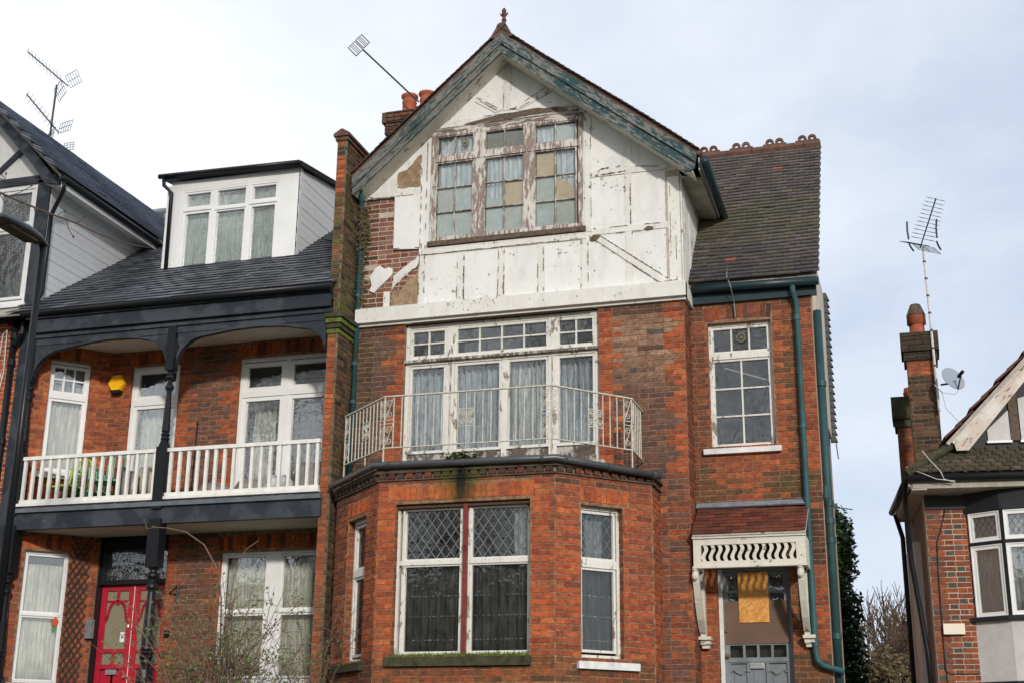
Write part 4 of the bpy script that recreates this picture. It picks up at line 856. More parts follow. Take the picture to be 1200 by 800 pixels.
m_=MB(); m_.box(WF,-2.485,-1.685,3.165,3.70,-rec+.002,-rec+.012); m_.build('hardboard_sheet','hardboard',DR); m_=MB(); m_.box(WF,-2.305,-1.93,3.43,4.06,-rec+.014,-rec+.028); m_.build('chipboard_sheet','osb',DR,label='orange chipboard nailed over the door glass')
m_=MB(); m_.box(WF,-2.20,-2.015,2.865,2.935,-rec+.0,-rec+.008); m_.box(WF,-2.175,-2.04,2.878,2.905,-rec+.008,-rec+.012); m_.box(WF,-2.18,-2.035,2.908,2.924,-rec+.008,-rec+.020); m_.build('letter_plate','chrome',DR)
m_=MB(); pts=[(-2.44,2.83),(-2.40,2.86),(-2.36,2.82),(-2.30,2.80),(-2.25,2.85),(-2.2,2.83)]; m_.tube([WF.p(a,b-.01,-rec+.002) for a,b in pts],.007,5); m_.tube([WF.p(-4.2-a+.02,b-.01,-rec+.002) for a,b in pts],.007,5); m_.box(WF,-2.47,-1.71,2.945,2.96,-rec,-rec+.012); m_.build('door_moulding','grey_door',DR)
m_=MB(); m_.lathe(WF.p(-2.47,3.02,-rec+.03),[(.01,-.03),(.028,-.02),(.032,0),(.028,.02),(.01,.03)],10); m_.build('door_knob','brass',DR); m_=MB(); m_.lathe(WF.p(-2.475,3.33,-rec+.02),[(.01,-.02),(.02,-.01),(.02,.01),(.01,.02)],10); m_.build('door_lock','brass',DR)
m_=MB(); m_.box(WF,-2.555,-2.505,1.9,4.10,-.20,-.09); m_.build('door_frame','stone_white',HM); m_=MB(); m_.box(WF,-1.68,-1.64,1.9,4.10,-.20,-.09); m_.box(WF,-2.505,-1.68,4.07,4.11,-.2,-.09); m_.build('door_frame','grey_door',HM)
m_=MB(); m_.box(WF,-2.6,-1.6,1.9,4.2,-.6,-.26); m_.build('room_interior','dark',HM)
# canopy
CF=Fr((0,16.88),(1,0)); K=MB(); K.box(CF,-2.745,-1.375,4.305,4.41,-.05,0); K.box(CF,-2.755,-1.365,4.385,4.415,-.05,.025); K.box(CF,-2.745,-1.375,4.035,4.105,-.06,.0); K.box(CF,-2.755,-1.365,4.02,4.045,-.07,.02); K.box(CF,-2.745,-2.65,4.105,4.305,-.05,-.002); K.box(CF,-1.49,-1.375,4.105,4.305,-.05,-.002)
for x in(-2.745,-1.415): K.box(CF,x,x+.04,4.035,4.40,-.62,-.05)
CAN=K.build('canopy','cream_wood',HM,label='cream wooden door canopy with wavy slats')
for k in range(13):
    u=-2.65+(k+.5)*1.16/13; L_=[];Rr=[]
    for j in range(9):
        t=j/8; du=.020*math.sin((t-.5)*2*math.pi)*1.0; L_.append((u-.023+du,4.105+.2*t)); Rr.append((u+.023+du,4.105+.2*t))
    m_=MB(); 
    for j in range(8): m_.prism(CF,[L_[j],Rr[j],Rr[j+1],L_[j+1]],-.035,-.012)
    m_.build('wavy_slat','cream_wood',CAN)
cs=Vector((0,.62,.42)); o=Vector((-2.76,16.83,4.42))
m_=MB(); roofslab(m_,[(-2.745,16.84,4.41),(-1.36,16.84,4.41),(-1.36,17.49,4.84),(-2.745,17.49,4.84)],.02); m_.build('canopy_roof','cream_wood',CAN)
REDT=[(.14,.035,.022),(.17,.045,.028),(.11,.03,.022),(.19,.055,.03)]
ct=tilefield(o,(1,0,0),(0,.65,.43),8,8,.168,.094,.012,lambda u,s:pick(REDT,.2),lap=.03,clip=(0,1.40)); finish(CAN,ct,'canopy_tile',TILE,'tile','canopy_tile_rest')
m_=MB(); m_.hexa([(-2.78,17.42,4.86),(-1.35,17.42,4.86),(-1.35,17.49,4.90),(-2.78,17.49,4.90),(-2.78,17.40,4.875),(-1.35,17.40,4.875),(-1.35,17.485,4.945),(-2.78,17.485,4.945)]); m_.build('lead_flashing','lead',CAN)
for x in(-2.735,-1.455):
    m_=MB(); f_=Fr((x+.04,16.88),(0,1)); cpts=[]
    prof=[(.0,4.03),(.09,4.03),(.10,3.93),(.16,3.75),(.26,3.5),(.38,3.35),(.53,3.27),(.53,3.23),(.44,3.23),(.28,3.30),(.17,3.42),(.09,3.65),(.03,3.88)]
    # curved brace, swept from the canopy front down to the wall bracket
    for j in range(5): pass
    side=[(.02,4.03),(.08,4.03),(.16,3.80),(.30,3.55),(.44,3.38),(.60,3.30),(.60,3.23),(.52,3.23),(.36,3.32),(.20,3.50),(.08,3.74)]
    for a,b in zip(range(0,5),range(0,5)): pass
    q=[(.02,4.03,.08,4.03),(.06,3.85,.14,3.86),(.17,3.62,.25,3.66),(.30,3.43,.37,3.50),(.45,3.29,.50,3.37),(.60,3.23,.60,3.31)]
    for (a,b,c,d),(e,f,g,h) in zip(q,q[1:]): m_.prism(f_,[(a,b),(c,d),(g,h),(e,f)],-.075,0)
    m_.lathe((x+.0,16.90,3.93),[(.01,-.05),(.035,-.03),(.042,0),(.035,.03),(.02,.06),(.035,.07),(.035,.10)],10)
    m_.box(f_,.50,.62,3.14,4.03,-.07,-.005); m_.build('bracket','cream_wood',CAN)
    m_=MB(); c0=Fr((0,17.5),(1,0)); m_.box(c0,x-.05,x+.10,3.20,3.24,0,.17); m_.box(c0,x-.035,x+.085,3.15,3.20,0,.13); m_.box(c0,x-.02,x+.07,3.10,3.15,0,.09); m_.build('corbel','cream_wood',CAN)
# wing roof
RS=1.2; YE,ZE=17.34,7.86; VV=Vector((0,1,RS)).normalized(); RUN=2.49; rl=RUN*math.sqrt(1+RS*RS); XRR=-1.06
m_=MB(); roofslab(m_,[(-4.2,YE+.05,ZE),(XRR-.02,YE+.05,ZE),(XRR-.02,YE+RUN,ZE+(RUN-.02)*RS),(-4.2,YE+RUN,ZE+(RUN-.02)*RS)],.03); roofslab(m_,[(-4.2,YE+5.4,ZE-.35),(XRR-.75,YE+5.4,ZE-.35),(XRR-.02,YE+RUN,ZE+(RUN-.02)*RS),(-4.2,YE+RUN,ZE+(RUN-.02)*RS)],.03); WR=m_.build('wing_roof','soffit',HM)
def cwt(u,s):
    x=-3.35+u
    c=pick([(.108,.094,.090),(.128,.106,.098),(.092,.083,.084),(.14,.112,.102)],.2)
    if .9<s<2.2: c=blend(c,(.11,.11,.045),.5*rnd.random())
    c=blend(c,(.045,.042,.050),.6*max(0,1-s/1.0)) if s<1 else c
    if rnd.random()<(.05 if .2<s<.8 and 1.0<u<1.9 else .003): c=(.30,.11,.08)
    return c
wt=tilefield((-3.5,YE,ZE+.03),(1,0,0),VV,int((XRR+3.5)/.158)+1,int(rl/.098),.158,.098,.018,cwt,jit=.006,tilt=.036,clip=(.45,XRR+3.52+.0))
finish(WR,wt,'wing_tile',TILE,'tile','wing_tile_rest')
m_=MB()
for j in range(30):
    s=j*.105; p=Vector((XRR-1.1+s*.16,YE+5.45-s*.64,ZE-.35+s*.77)); m_.hexa([p,p+Vector((.33,0,0)),p+Vector((.33,-.08,.09)),p+Vector((0,-.08,.09)),p+Vector((0,.015,.03)),p+Vector((.33,.015,.03)),p+Vector((.33,-.08,.11)),p+Vector((0,-.08,.11))])
m_.build('tile_courses','moss_tile',WR,kind='stuff')
zr_=ZE+RUN*RS+.02; yr=YE+RUN-.02
m_=MB()
x=-3.3
while x<XRR: m_=MB(); m_.tube([(x+.004,yr,zr_+.03),(min(x+.40,XRR+.01)-.004,yr,zr_+.03)],.075,8); m_.build('ridge_tile','terra_dark',WR); x+=.40
for x in(-2.78,-2.27,-1.75,-1.25):
    m_=MB()
    for k in(-1,1):
        n=12
        for i in range(n):
            a,b=2*math.pi*i/n,2*math.pi*(i+1)/n; f_=Fr((x+k*.075,yr),(1,0)); R0,r0=.068,.026
            m_.prism(f_,[(R0*math.cos(a),zr_+.145+R0*math.sin(a)),(R0*math.cos(b),zr_+.145+R0*math.sin(b)),(r0*math.cos(b),zr_+.145+r0*math.sin(b)),(r0*math.cos(a),zr_+.145+r0*math.sin(a))],-.02,.02)
    m_.box(Fr((x,yr),(1,0)),-.18,.18,zr_+.06,zr_+.12,-.03,.03); m_.build('ridge_crest','terra_dark',WR)
# wing gutter, fascia, pipes
m_=MB(); m_.box(WF,-2.85,XR+.08,7.64,7.84,0,.06); m_.build('fascia','gutter_teal',HM); g_=mitre([(-2.74,17.36,7.83),(-1.06,17.36,7.80)],.058,'gutter','gutter_teal',HM,10)
m_=MB(); m_.tube([(-1.40,17.36,7.78),(-1.40,17.37,7.68),(-1.37,17.43,7.56),(-1.37,17.43,3.05),(-1.35,17.42,2.93),(-1.28,17.42,2.87),(-1.04,17.42,2.80)],.038,10); dp=m_.build('drainpipe','teal',HM,smooth=True,label='teal downpipe with a bend to the right'); collars(-1.37,17.43,(7.3,5.85,4.4,3.1),.046,.06,'teal',dp)
m_=MB(); m_.tube([(-1.115,17.56,7.45),(-1.115,17.56,2.0)],.052,12); dp=m_.build('drainpipe','teal2',HM,smooth=True,label='thicker teal soil pipe on the right corner'); collars(-1.115,17.56,(6.42,4.85,4.62,4.38,3.2),.063,.07,'teal2',dp); m_=MB(); m_.tube([(-1.14,17.53,5.1),(-1.14,17.5,4.95),(-1.115,17.56,4.80)],.04,8); m_.build('side_branch','teal2',dp)
SW=Fr((XR,17.5),(0,1)); m_=MB(); m_.box(SW,.26,2.2,1.9,8.0,-.2,.006); m_.box(SW,.002,.26,1.9,7.79,.0,.006); m_.box(SW,2.2,5.2,1.9,5.6,-.5,-.2); m_.build('side_wall','pink',HM); m_=MB(); m_.box(SW,.25,1.9,6.15,8.3,.006,.05); m_.build('side_board','cream_side',HM)
m_=MB()
for j in range(22): z=6.1+j*.1; m_.hexa([SW.p(1.85,z,.03),SW.p(1.95,z,.03),SW.p(1.95,z,.13),SW.p(1.85,z,.13),SW.p(1.85,z+.11,.03),SW.p(1.95,z+.11,.03),SW.p(1.95,z+.11,.09),SW.p(1.85,z+.11,.09)])
m_.build('hung_tiles','gutter',HM,kind='stuff')
m_=MB(); m_.tube([SW.p(1.2,5.05,.05),SW.p(1.2,5.0,.30)],.008,5); m_.tube([SW.p(1.9,6.1,.1),SW.p(1.9,5.85,.12)],.008,5); m_.build('overflow_pipe','gutter',HM)
# closed body of the house so that no light leaks in
m_=MB(); m_.box(FM,-7.45,-2.8,1.9,9.4,-8,-7.7); m_.box(FM,-7.45,-7.25,1.9,9.6,-8,-.25); m_.box(FM,-3.0,-2.8,1.9,9.3,-8,-.5); m_.box(FM,-7.4,-2.85,7.62,7.72,-7.9,-.25); m_.box(WF,-2.8,XR-.7,1.9,7.0,-4.4,-4.2); m_.box(WF,-2.8,XR-.05,7.66,7.72,-2.0,-.25); m_.build('inner_wall','dark',HM)
# chimney behind
cbr=[]; CHF=Fr((0,20),(1,0)); m_=MB(); m_.box(CHF,-8.33,-7.3,8.5,12.12,-.6,0); CHI=m_.build('chimney','mortar_dark',HM)
def col_ch(u,v,hd,k): return pick(SOOT_SHADE+BROWN[:2]) if rnd.random()<.8 else blend(pick(DEEP),pick(SOOT_SHADE),.4)
courses(CHF,-8.33,-7.3,11.3,12.10,col_ch,out=cbr); courses(CHF,-8.38,-7.25,12.12,12.30,col_ch,out=cbr,proud=.05); courses(CHF,-8.36,-7.27,12.31,12.50,col_ch,out=cbr,proud=.10)
finish(CHI,cbr,'chimney_brick',BRICK,'brick','chimney_brickwork',limit=120); m_=MB(); m_.box(CHF,-8.40,-7.2,12.10,12.30,-.65,.03); m_.box(CHF,-8.44,-7.16,12.30,12.50,-.7,.08); m_.build('chimney_cap','cement',CHI)
POT=[(.155,0),(.125,.05),(.122,.24),(.135,.26),(.118,.28),(.125,.33),(.150,.35),(.150,.385),(.125,.39)]
for x,y,s in((-8.05,19.96+.25,1.0),(-7.72,20.2,1.0),(-7.98,20.55,.75),(-7.55,20.5,.75)):
    m_=MB(); m_.lathe((x,y,12.49),[(r,z*s*1.1) for r,z in POT],14); m_.build('chimney_pot','terracotta',CHI,smooth=True)
# ================================================================ LEFT TERRACED HOUSE with loggia
HL=thing('terraced_house','terraced house with two storey dark loggia, white balcony rails, slate roof and crimson front door','house',(-10,17.4,1.9))
YR=17.4; LF=Fr((0,YR),(1,0)); CO=-11.614; lw=MB(); lb=[]
MW=(-11.285,-10.46,5.2,7.40); RWn=(-9.475,-8.0,5.2,7.40); GW_=(-9.565,-7.95,2.75,4.54); RD=(-11.545,-10.41,1.9,4.90)
slab(lw,LF,CO,-7.5,1.9,7.72,[MW,RWn,GW_,RD])
KF=Fr((CO-1.22*c7,YR-1.22*c7),(1,1)); KL=1.22; KU=(KL-.905,KL-.315,5.72,7.42); KD=(KL-.965,KL-.345,2.72,4.57)
slab(lw,KF,0,KL,1.9,7.72,[KU,KD],.2); LWALL=lw.build('wall','mortar',HL)
def col_left(u,v,hd,k):
    t=.05 if (k//3)%2 else -.05
    mid=(-10.20+t<u<-9.68-t); 
    if mid: return blend(brownmix(),redmix(),.25*rnd.random())
    c=redmix(1.0)
    return blend(c,(.10,.055,.04),rnd.uniform(0,.35)) if v<4.9 else blend(c,(.12,.05,.03),rnd.uniform(0,.2))
def col_cant(u,v,hd,k): return redmix(2) if v>5 else blend(redmix(1),(.15,.09,.06),.5*rnd.random())
courses(LF,CO,-7.5,1.95,7.70,col_left,[MW,RWn,GW_,RD,(-11.33,-10.41,7.40,7.63),(-9.52,-7.9,7.4,7.63),(-9.6,-7.9,4.54,4.80)],out=lb)
courses(KF,0,KL,1.95,7.70,col_cant,[KU,KD,(KU[0]-.05,KU[1]+.05,7.40,7.66),(KD[0]-.05,KD[1]+.05,4.55,4.82)],out=lb)
red=lambda u,v,h,k:pick(RED[:2]+DEEP[:1],.1)
soldiers(LF,-11.32,-10.42,7.39,.21,red,lb,rise=.03,splay=.15); soldiers(LF,-9.51,-7.9,7.39,.21,red,lb,rise=.03,splay=.1); soldiers(LF,-9.6,-7.9,4.545,.22,red,lb,rise=.02,splay=.1)
soldiers(KF,KU[0]-.04,KU[1]+.04,7.40,.21,red,lb,rise=.04,splay=.18); soldiers(KF,KD[0]-.04,KD[1]+.04,4.56,.22,red,lb,rise=.04,splay=.18)
[reveals(LF,o_,.06,col_left,lb) for o_ in(MW,RWn,GW_)]; [reveals(KF,o_,.07,col_cant,lb) for o_ in(KU,KD)]
finish(LWALL,lb,'brick',BRICK,'brick','brickwork')
window(HL,LF,*MW,.06,'upvc',[(-11.235,-10.51,6.90,7.35,1,1),(-11.235,-10.51,5.25,6.80,1,1)],fw=.05,trans=[(6.80,6.90)],sash=.05,glass='glass_clear',label='white balcony door with fanlight')
window(HL,LF,*RWn,.06,'upvc',[(-9.42,-8.76,6.90,7.33,1,1),(-8.68,-8.05,6.90,7.33,1,1),(-9.42,-8.76,5.25,6.81,1,1),(-8.68,-8.05,5.25,6.81,1,1)],fw=.055,mull=[(-8.76,-8.68)],trans=[(6.81,6.90)],sash=.06,glass='glass_clear',label='wide white balcony doors')
window(HL,LF,*GW_,.07,'upvc',[(-9.53,-8.85,3.72,4.50,1,1),(-9.53,-8.85,2.80,3.68,1,1),(-8.64,-7.98,3.72,4.50,1,1),(-8.64,-7.98,2.80,3.68,1,1)],fw=.035,mull=[(-8.85,-8.64)],trans=[(3.68,3.72,-9.53,-8.85),(3.68,3.72,-8.64,-7.98)],sash=.03,glass='glass',label='wide white sash window behind the shrub')
window(HL,KF,*KU,.07,'upvc',[(KU[0]+.035,KU[1]-.035,6.93,7.37,3,2),(KU[0]+.035,KU[1]-.035,5.76,6.85,1,1)],fw=.035,trans=[(6.85,6.93)],sash=.04,bar=.022,label='slim white sash window on the angled wall, upper floor')
window(HL,KF,*KD,.07,'upvc',[(KD[0]+.035,KD[1]-.035,3.70,4.53,1,1),(KD[0]+.035,KD[1]-.035,2.76,3.66,1,1)],fw=.035,trans=[(3.66,3.70)],sash=.025,label='slim white sash window on the angled wall, ground floor')
m_=MB(); m_.box(KF,KU[0]-.06,KU[1]+.06,5.63,5.72,-.08,.05); m_.build('sill','stone_white',HL); m_=MB(); m_.box(KF,KD[0]-.06,KD[1]+.06,2.62,2.72,-.08,.05); m_.build('sill','stone_white',HL); m_=MB(); m_.box(LF,-9.62,-7.9,2.66,2.75,-.08,.05); m_.build('sill','stone_white',HL)
curtain(KF,KU[0]+.04,KU[1]-.04,5.75,6.88,-.20,'cream curtain in the slim upper window beside the yellow alarm box','cur_cream',.09,.018)
curtain(KF,KU[0]+.04,KU[1]-.04,6.9,7.4,-.22,'grey blind behind the six small panes of the slim upper window','cur_dull',.05,.006)
curtain(KF,KD[0]+.04,KD[1]-.04,2.75,4.4,-.20,'cream net curtain in the slim ground floor window beside the trellis','cur_cream',.06,.02)
curtain(LF,-9.36,-9.0,5.3,7.1,-.35,'cream drape behind the left of the wide balcony doors','cur_cream',.10,.03)
curtain(LF,-9.53,-8.85,2.78,4.45,-.22,'cream slatted blind in the left sash behind the shrub','cur_cream',.055,.014); curtain(LF,-8.64,-7.98,2.78,4.45,-.22,'cream slatted blind in the right sash behind the shrub','cur_cream',.055,.014)
curtain(LF,-11.2,-10.85,5.3,6.8,-.3,'pale drape inside the balcony door beside the yellow alarm box','cur_cream',.1,.03)
# red double door
m_=MB(); q=-.13
m_.box(LF,-11.545,-11.515,1.9,4.9,-.25,-.03); m_.box(LF,-10.42,-10.405,1.9,4.9,-.25,-.03); m_.box(LF,-11.515,-10.42,4.14,4.205,-.25,-.05); m_.box(LF,-11.515,-10.42,4.64,4.9,-.25,-.06); m_.box(LF,-11.515,-11.47,4.205,4.64,-.25,-.06); m_.build('door_frame','black',HL)
m_=MB(); m_.box(LF,-11.47,-10.42,4.205,4.64,-.16,-.155); m_.build('pane','glass_old',HL); m_=MB(); m_.box(LF,-11.6,-10.35,1.9,4.9,-1.6,-1.5); m_.box(LF,-11.6,-10.35,4.95,5.0,-1.6,-.26); m_.box(LF,-11.65,-11.6,1.9,5,-1.6,-.26); m_.box(LF,-10.35,-10.3,1.9,5,-1.6,-.26); m_.build('room_interior','dark',HL)
for x0,x1,lab in((-11.51,-10.975,'left crimson door leaf with letter slot'),(-10.965,-10.425,'right crimson door leaf')):
    m_=MB(); a,b=q-.05,q; xc=(x0+x1)/2; X0,X1=x0+.085,x1-.085
    for u0,u1,v0,v1 in((x0,X0,1.95,4.14),(X1,x1,1.95,4.14),(X0,X1,4.06,4.14),(X0,X1,3.18,3.235),(X0,X1,2.98,3.02),(X0,X1,1.95,2.2),(xc-.02,xc+.02,3.86,4.06),(xc-.02,xc+.02,3.02,3.18),(X0,X1,3.905,3.925)): m_.box(LF,u0,u1,v0,v1,a,b-(.0 if u1-u0<.2 and v1-v0>1 else .004))
    # ogee arch over the glass
    n=10; r=(X1-X0)/2
    for i in range(n):
        for sg in(-1,1):
            t0,t1=i/n,(i+1)/n
            def pt(t): 
                x=r*(1-t) if t>.35 else r*(1-.0*t)-.05*math.sin(t/.35*math.pi/2) ; 
                return (xc+sg*min(r,max(0,(r-.05)*math.cos(max(0,(t-.35))/.65*math.pi/2) if t>.35 else r-.05*t/.35)),3.60+.30*(math.sin(max(0,(t-.35))/.65*math.pi/2)*.75+min(t,.35)/.35*.25))
            a0,a1=pt(t0),pt(t1); m_.prism(LF,[a0,a1,(a1[0]+sg*.0,min(3.92,a1[1]+.035)),(min(max(a0[0]+sg*.035,X0),X1),a0[1]+.03)],b-.028,b-.006)
    dd=m_.build('door','red_door',HL,label=lab)
    m_=MB(); m_.box(LF,X0,X1,3.23,4.06,q-.035,q-.03); m_.build('pane','glass_frost',dd); m_=MB(); m_.box(LF,X0,X1,3.02,3.18,q-.035,q-.03); m_.build('pane','glass_frost',dd)
    for u0,u1 in((X0,xc-.02),(xc+.02,X1)): m_=MB(); m_.box(LF,u0,u1,2.2,2.98,q-.045,q-.03); m_.box(LF,u0+.035,u1-.035,2.24,2.84,q-.03,q-.016); m_.build('door_panel','red_door',dd)
    m_=MB(); m_.box(LF,x0+.05,x1-.05,2.955,2.98,q-.004,q+.012); m_.build('door_moulding','red_door',dd)
    if x0<-11: 
        m_=MB(); m_.box(LF,xc-.085,xc+.085,2.875,2.945,q-.02,q+.01); m_.box(LF,xc-.06,xc+.06,2.89,2.925,q+.01,q+.014); m_.build('letter_plate','chrome',dd)
        m_=MB(); m_.lathe(LF.p(x1-.045,3.55,q+.015),[(.008,-.03),(.022,-.02),(.022,.02),(.008,.03)],10); m_.build('door_lock','chrome',dd); m_=MB(); m_.lathe(LF.p(x1-.05,2.84,q+.02),[(.008,-.02),(.02,-.01),(.02,.01),(.008,.02)],10); m_.build('door_knob','brass',dd)
        m_=MB(); m_.box(LF,xc+.08,xc+.15,3.33,3.47,q-.029,q-.024); s2=m_.build('sticker','upvc',dd); m_=MB(); m_.box(LF,xc+.10,xc+.13,3.38,3.42,q-.024,q-.022); m_.build('sticker_mark','toy',s2)
m_=MB(); m_.box(LF,-10.975,-10.965,1.95,4.13,q-.01,q+.004); m_.build('door_seal','cream_plastic',HL)
m_=MB(); m_.box(LF,-11.60,-11.50,3.37,3.64,.0,.07); m_.build('intercom','alu',HL); 
m_=MB(); m_.box(LF,-10.33,-10.27,3.38,3.46,0,.06); m_.build('bell_box','black',HL); m_=MB(); m_.lathe(LF.p(-10.34,3.13,.03),[(.02,-.04),(.045,-.02),(.045,.02),(.02,.04)],12); m_.build('bell_push','black',HL)
for x,z in((-10.19,3.98),): m_=MB(); m_.tube([LF.p(x,z-.13,.02),LF.p(x,z+.13,.02)],.014,6); m_.tube([LF.p(x-.13,z-.0,.02),LF.p(x,z+.10,.03)],.008,5); m_.tube([LF.p(x-.13,z,.02),LF.p(x,z-.02,.03)],.008,5); m_.build('wall_bracket','black',HL)
m_=MB(); m_.tube([LF.p(-10.10,5.3,.03),LF.p(-10.08,6.45,.03),LF.p(-10.05,6.46,.06)],.009,5); m_.build('wall_rod','black',HL)
# loggia timberwork
GF2=Fr((0,16.4),(1,0)); m_=MB(); m_.box(GF2,-12.4,-7.58,7.52,7.82,-.10,.0); m_.box(GF2,-12.4,-7.58,7.70,7.93,-.12,.06); m_.build('fascia','charcoal',HL); 
m_=MB(); m_.box(GF2,-12.45,-7.56,7.62,7.66,0,.03); m_.box(GF2,-12.45,-7.56,7.90,7.95,0,.10); m_.build('moulding','charcoal',HL,kind='stuff')
mitre([(-12.5,16.26,7.985),(-7.53,16.26,7.965)],.055,'gutter','black',HL,10)
def spandrel(p0,p1,pts):
    m=MB(); top=7.60
    for a,b in zip(pts,pts[1:]): m.prism(GF2,[(a[0],a[1]),(b[0],b[1]),(b[0],top),(a[0],top)],-.06,-.012)
    for a,b in zip(pts,pts[1:]): m.prism(GF2,[(a[0],a[1]),(b[0],b[1]),(b[0],b[1]+.022),(a[0],a[1]+.022)],-.075,.004)
    m.build('arched_valance','charcoal',HL)
def arc(x0,x1,z0,z1): # quarter curve from column head (x0,z0) to flat (x1,z1)
    return [(x0+(x1-x0)*(1-math.cos(t*math.pi/2/8)),z0+(z1-z0)*math.sin(t*math.pi/2/8)) for t in range(9)]
A=arc(-12.30,-11.80,7.02,7.44)+[(-11.4,7.50),(-11.0,7.525),(-10.6,7.50)]+list(reversed(arc(-10.10,-10.5,7.02,7.47)))
spandrel(0,0,A); B=arc(-9.95,-9.5,7.02,7.45)+[(-9.1,7.50),(-8.7,7.515),(-8.3,7.49)]+list(reversed(arc(-7.66,-8.05,7.08,7.44))); spandrel(0,0,B)
def column(x,y):
    m=MB(); f=Fr((x,y),(1,0)); m.box(f,-.065,.065,6.98,7.62,-.065,.065); m.prism(f,[(-.065,7.15),(-.12,7.32),(-.065,7.45)],-.03,.03); m.prism(f,[(.065,7.15),(.12,7.32),(.065,7.45)],-.03,.03)
    m.lathe((x,y,0),[(.06,6.98),(.035,6.95),(.035,6.93),(.065,6.90),(.065,6.87),(.035,6.84),(.033,6.80),(.058,6.76),(.062,6.72),(.04,6.69),(.034,6.66),(.046,6.4),(.056,6.15),(.058,6.10),(.045,6.08),(.065,6.05),(.05,6.02),(.065,5.99),(.05,5.965),(.06,5.95)],12)
    m.prism(f,[(-.03,5.97),(-.075,5.86),(.075,5.86),(.03,5.97)],-.05,.05); m.box(f,-.078,.078,5.0,5.87,-.078,.078); m.build('column','black',HL)
    m=MB(); m.box(f,-.09,.09,4.20,4.86,-.09,.09); m.lathe((x,y,0),[(.085,4.22),(.05,4.17),(.05,4.14),(.09,4.11),(.09,4.08),(.05,4.04),(.048,4.01),(.08,3.97),(.08,3.93),(.055,3.90),(.052,3.87),(.07,3.5),(.082,3.15),(.085,3.12),(.07,3.10),(.095,3.07),(.075,3.04),(.095,3.01),(.07,2.98),(.075,2.95),(.07,2.88),(.095,2.85),(.11,2.75),(.11,2.6),(.09,2.55),(.10,1.9)],14); m.build('column','black',HL)
column(-10.03,16.44); column(-12.36,16.46)
m_=MB(); m_.box(GF2,-12.38,-7.60,4.84,5.035,-1.0,-.0); m_.box(GF2,-12.38,-7.60,4.80,4.84,-.10,-.0); m_.build('balcony_deck','charcoal',HL); m_=MB(); m_.box(GF2,-12.40,-7.59,5.035,5.095,-1.0,.045); m_.build('lead_edge','charcoal_edge',HL)
m_=MB(); m_.box(GF2,-12.3,-7.6,4.826,4.838,-1.0,-.12); m_.build('ceiling','ceil',HL); m_=MB(); m_.box(GF2,-12.45,-7.6,7.64,7.66,-1.05,-.11); m_.build('ceiling','ceil',HL)
for x0,x1,nb,lab in((-12.30,-10.12,16,'left white balcony rail'),(-9.95,-7.66,17,'right white balcony rail')):
    m_=MB(); m_.box(GF2,x0-.03,x1+.01,5.80,5.85,-.07,.0); RLb=m_.build('balcony_railing','rail_white',HL,label=lab); m_=MB(); m_.box(GF2,x0-.08,x1+.03,5.13,5.17,-.10,.02); m_.box(GF2,x0-.06,x1+.01,5.17,5.225,-.08,-.01); m_.build('bottom_rail','rail_white',RLb)
    for k in range(nb): u=x0+.05+(x1-x0-.08)*k/(nb-1); m_=MB(); m_.box(GF2,u-.021,u+.021,5.22,5.80,-.055,-.015); m_.build('baluster','rail_white',RLb)
# slate roof
SA=R(35.2); VS=Vector((0,math.cos(SA),math.sin(SA))); YE2,ZE2=16.22,7.96
SC=[(.050,.056,.068),(.070,.077,.090),(.034,.038,.047),(.095,.102,.115),(.055,.060,.072)]
m_=MB(); roofslab(m_,[(-16,YE2+.04,ZE2),(-7.6,YE2+.04,ZE2),(-7.6,YE2+7.2*math.cos(SA),ZE2+7.2*math.sin(SA)),(-16,YE2+7.2*math.cos(SA),ZE2+7.2*math.sin(SA))],.02); LR=m_.build('roof','soffit',HL)
zroof=lambda y:ZE2+(y-YE2)*math.tan(SA)+.03
def ins(u,s):
    x=-15.5+u; y=YE2+s*math.cos(SA)
    if x>-7.62 : return False
    if -11.0<x<-8.98 and 17.85<y<20.6: return False
    if x<-12.7: return y>19.0 and x>-14.6
    return True
sl_=tilefield((-15.5,YE2,ZE2+.025),(1,0,0),VS,int(7.95/.25)+2,int(7.2/.155),.25,.155,.010,lambda u,s:pick(SC,.22),inside=ins,jit=.004,tilt=.020,lap=.05)
finish(LR,sl_,'slate',SLATE,'tile','slates')
m_=MB(); yy=YE2+7.2*math.cos(SA); m_.tube([(-16,yy,ZE2+7.2*math.sin(SA)+.04),(-7.6,yy,ZE2+7.2*math.sin(SA)+.04)],.08,8); m_.build('ridge_cap','lead',LR)
# dormer
DF=Fr((0,17.75),(1,0)); DX0,DX1=-11.10,-8.87
m_=MB(); m_.box(DF,DX0,-10.90,8.86,10.56,-.10,0); m_.box(DF,-9.18,DX1,8.86,10.56,-.10,0); m_.box(DF,-10.90,-9.18,10.40,10.56,-.10,-.002); m_.box(DF,-10.90,-9.18,8.86,8.97,-.10,-.002); m_.box(DF,-10.95,-9.12,8.955,8.99,0,.04); DO=m_.build('dormer_front','upvc',HL)
window(HL,DF,-10.90,-9.18,8.97,10.40,.005,'upvc',[(-10.86,-10.36,10.07,10.37,1,1),(-10.30,-9.76,10.045,10.36,1,1,.025),(-9.70,-9.22,10.07,10.37,1,1),(-10.86,-10.36,9.01,10.03,1,1),(-10.30,-9.76,9.01,10.0,1,1,.025),(-9.70,-9.22,9.01,10.03,1,1)],fw=.04,mull=[(-10.36,-10.30),(-9.76,-9.70)],trans=[(10.03,10.07,-10.86,-10.36),(10.0,10.045,-10.30,-9.76),(10.03,10.07,-9.70,-9.22)],sash=.042,glass='glass_clear',room=False,label='white dormer window with six panes')
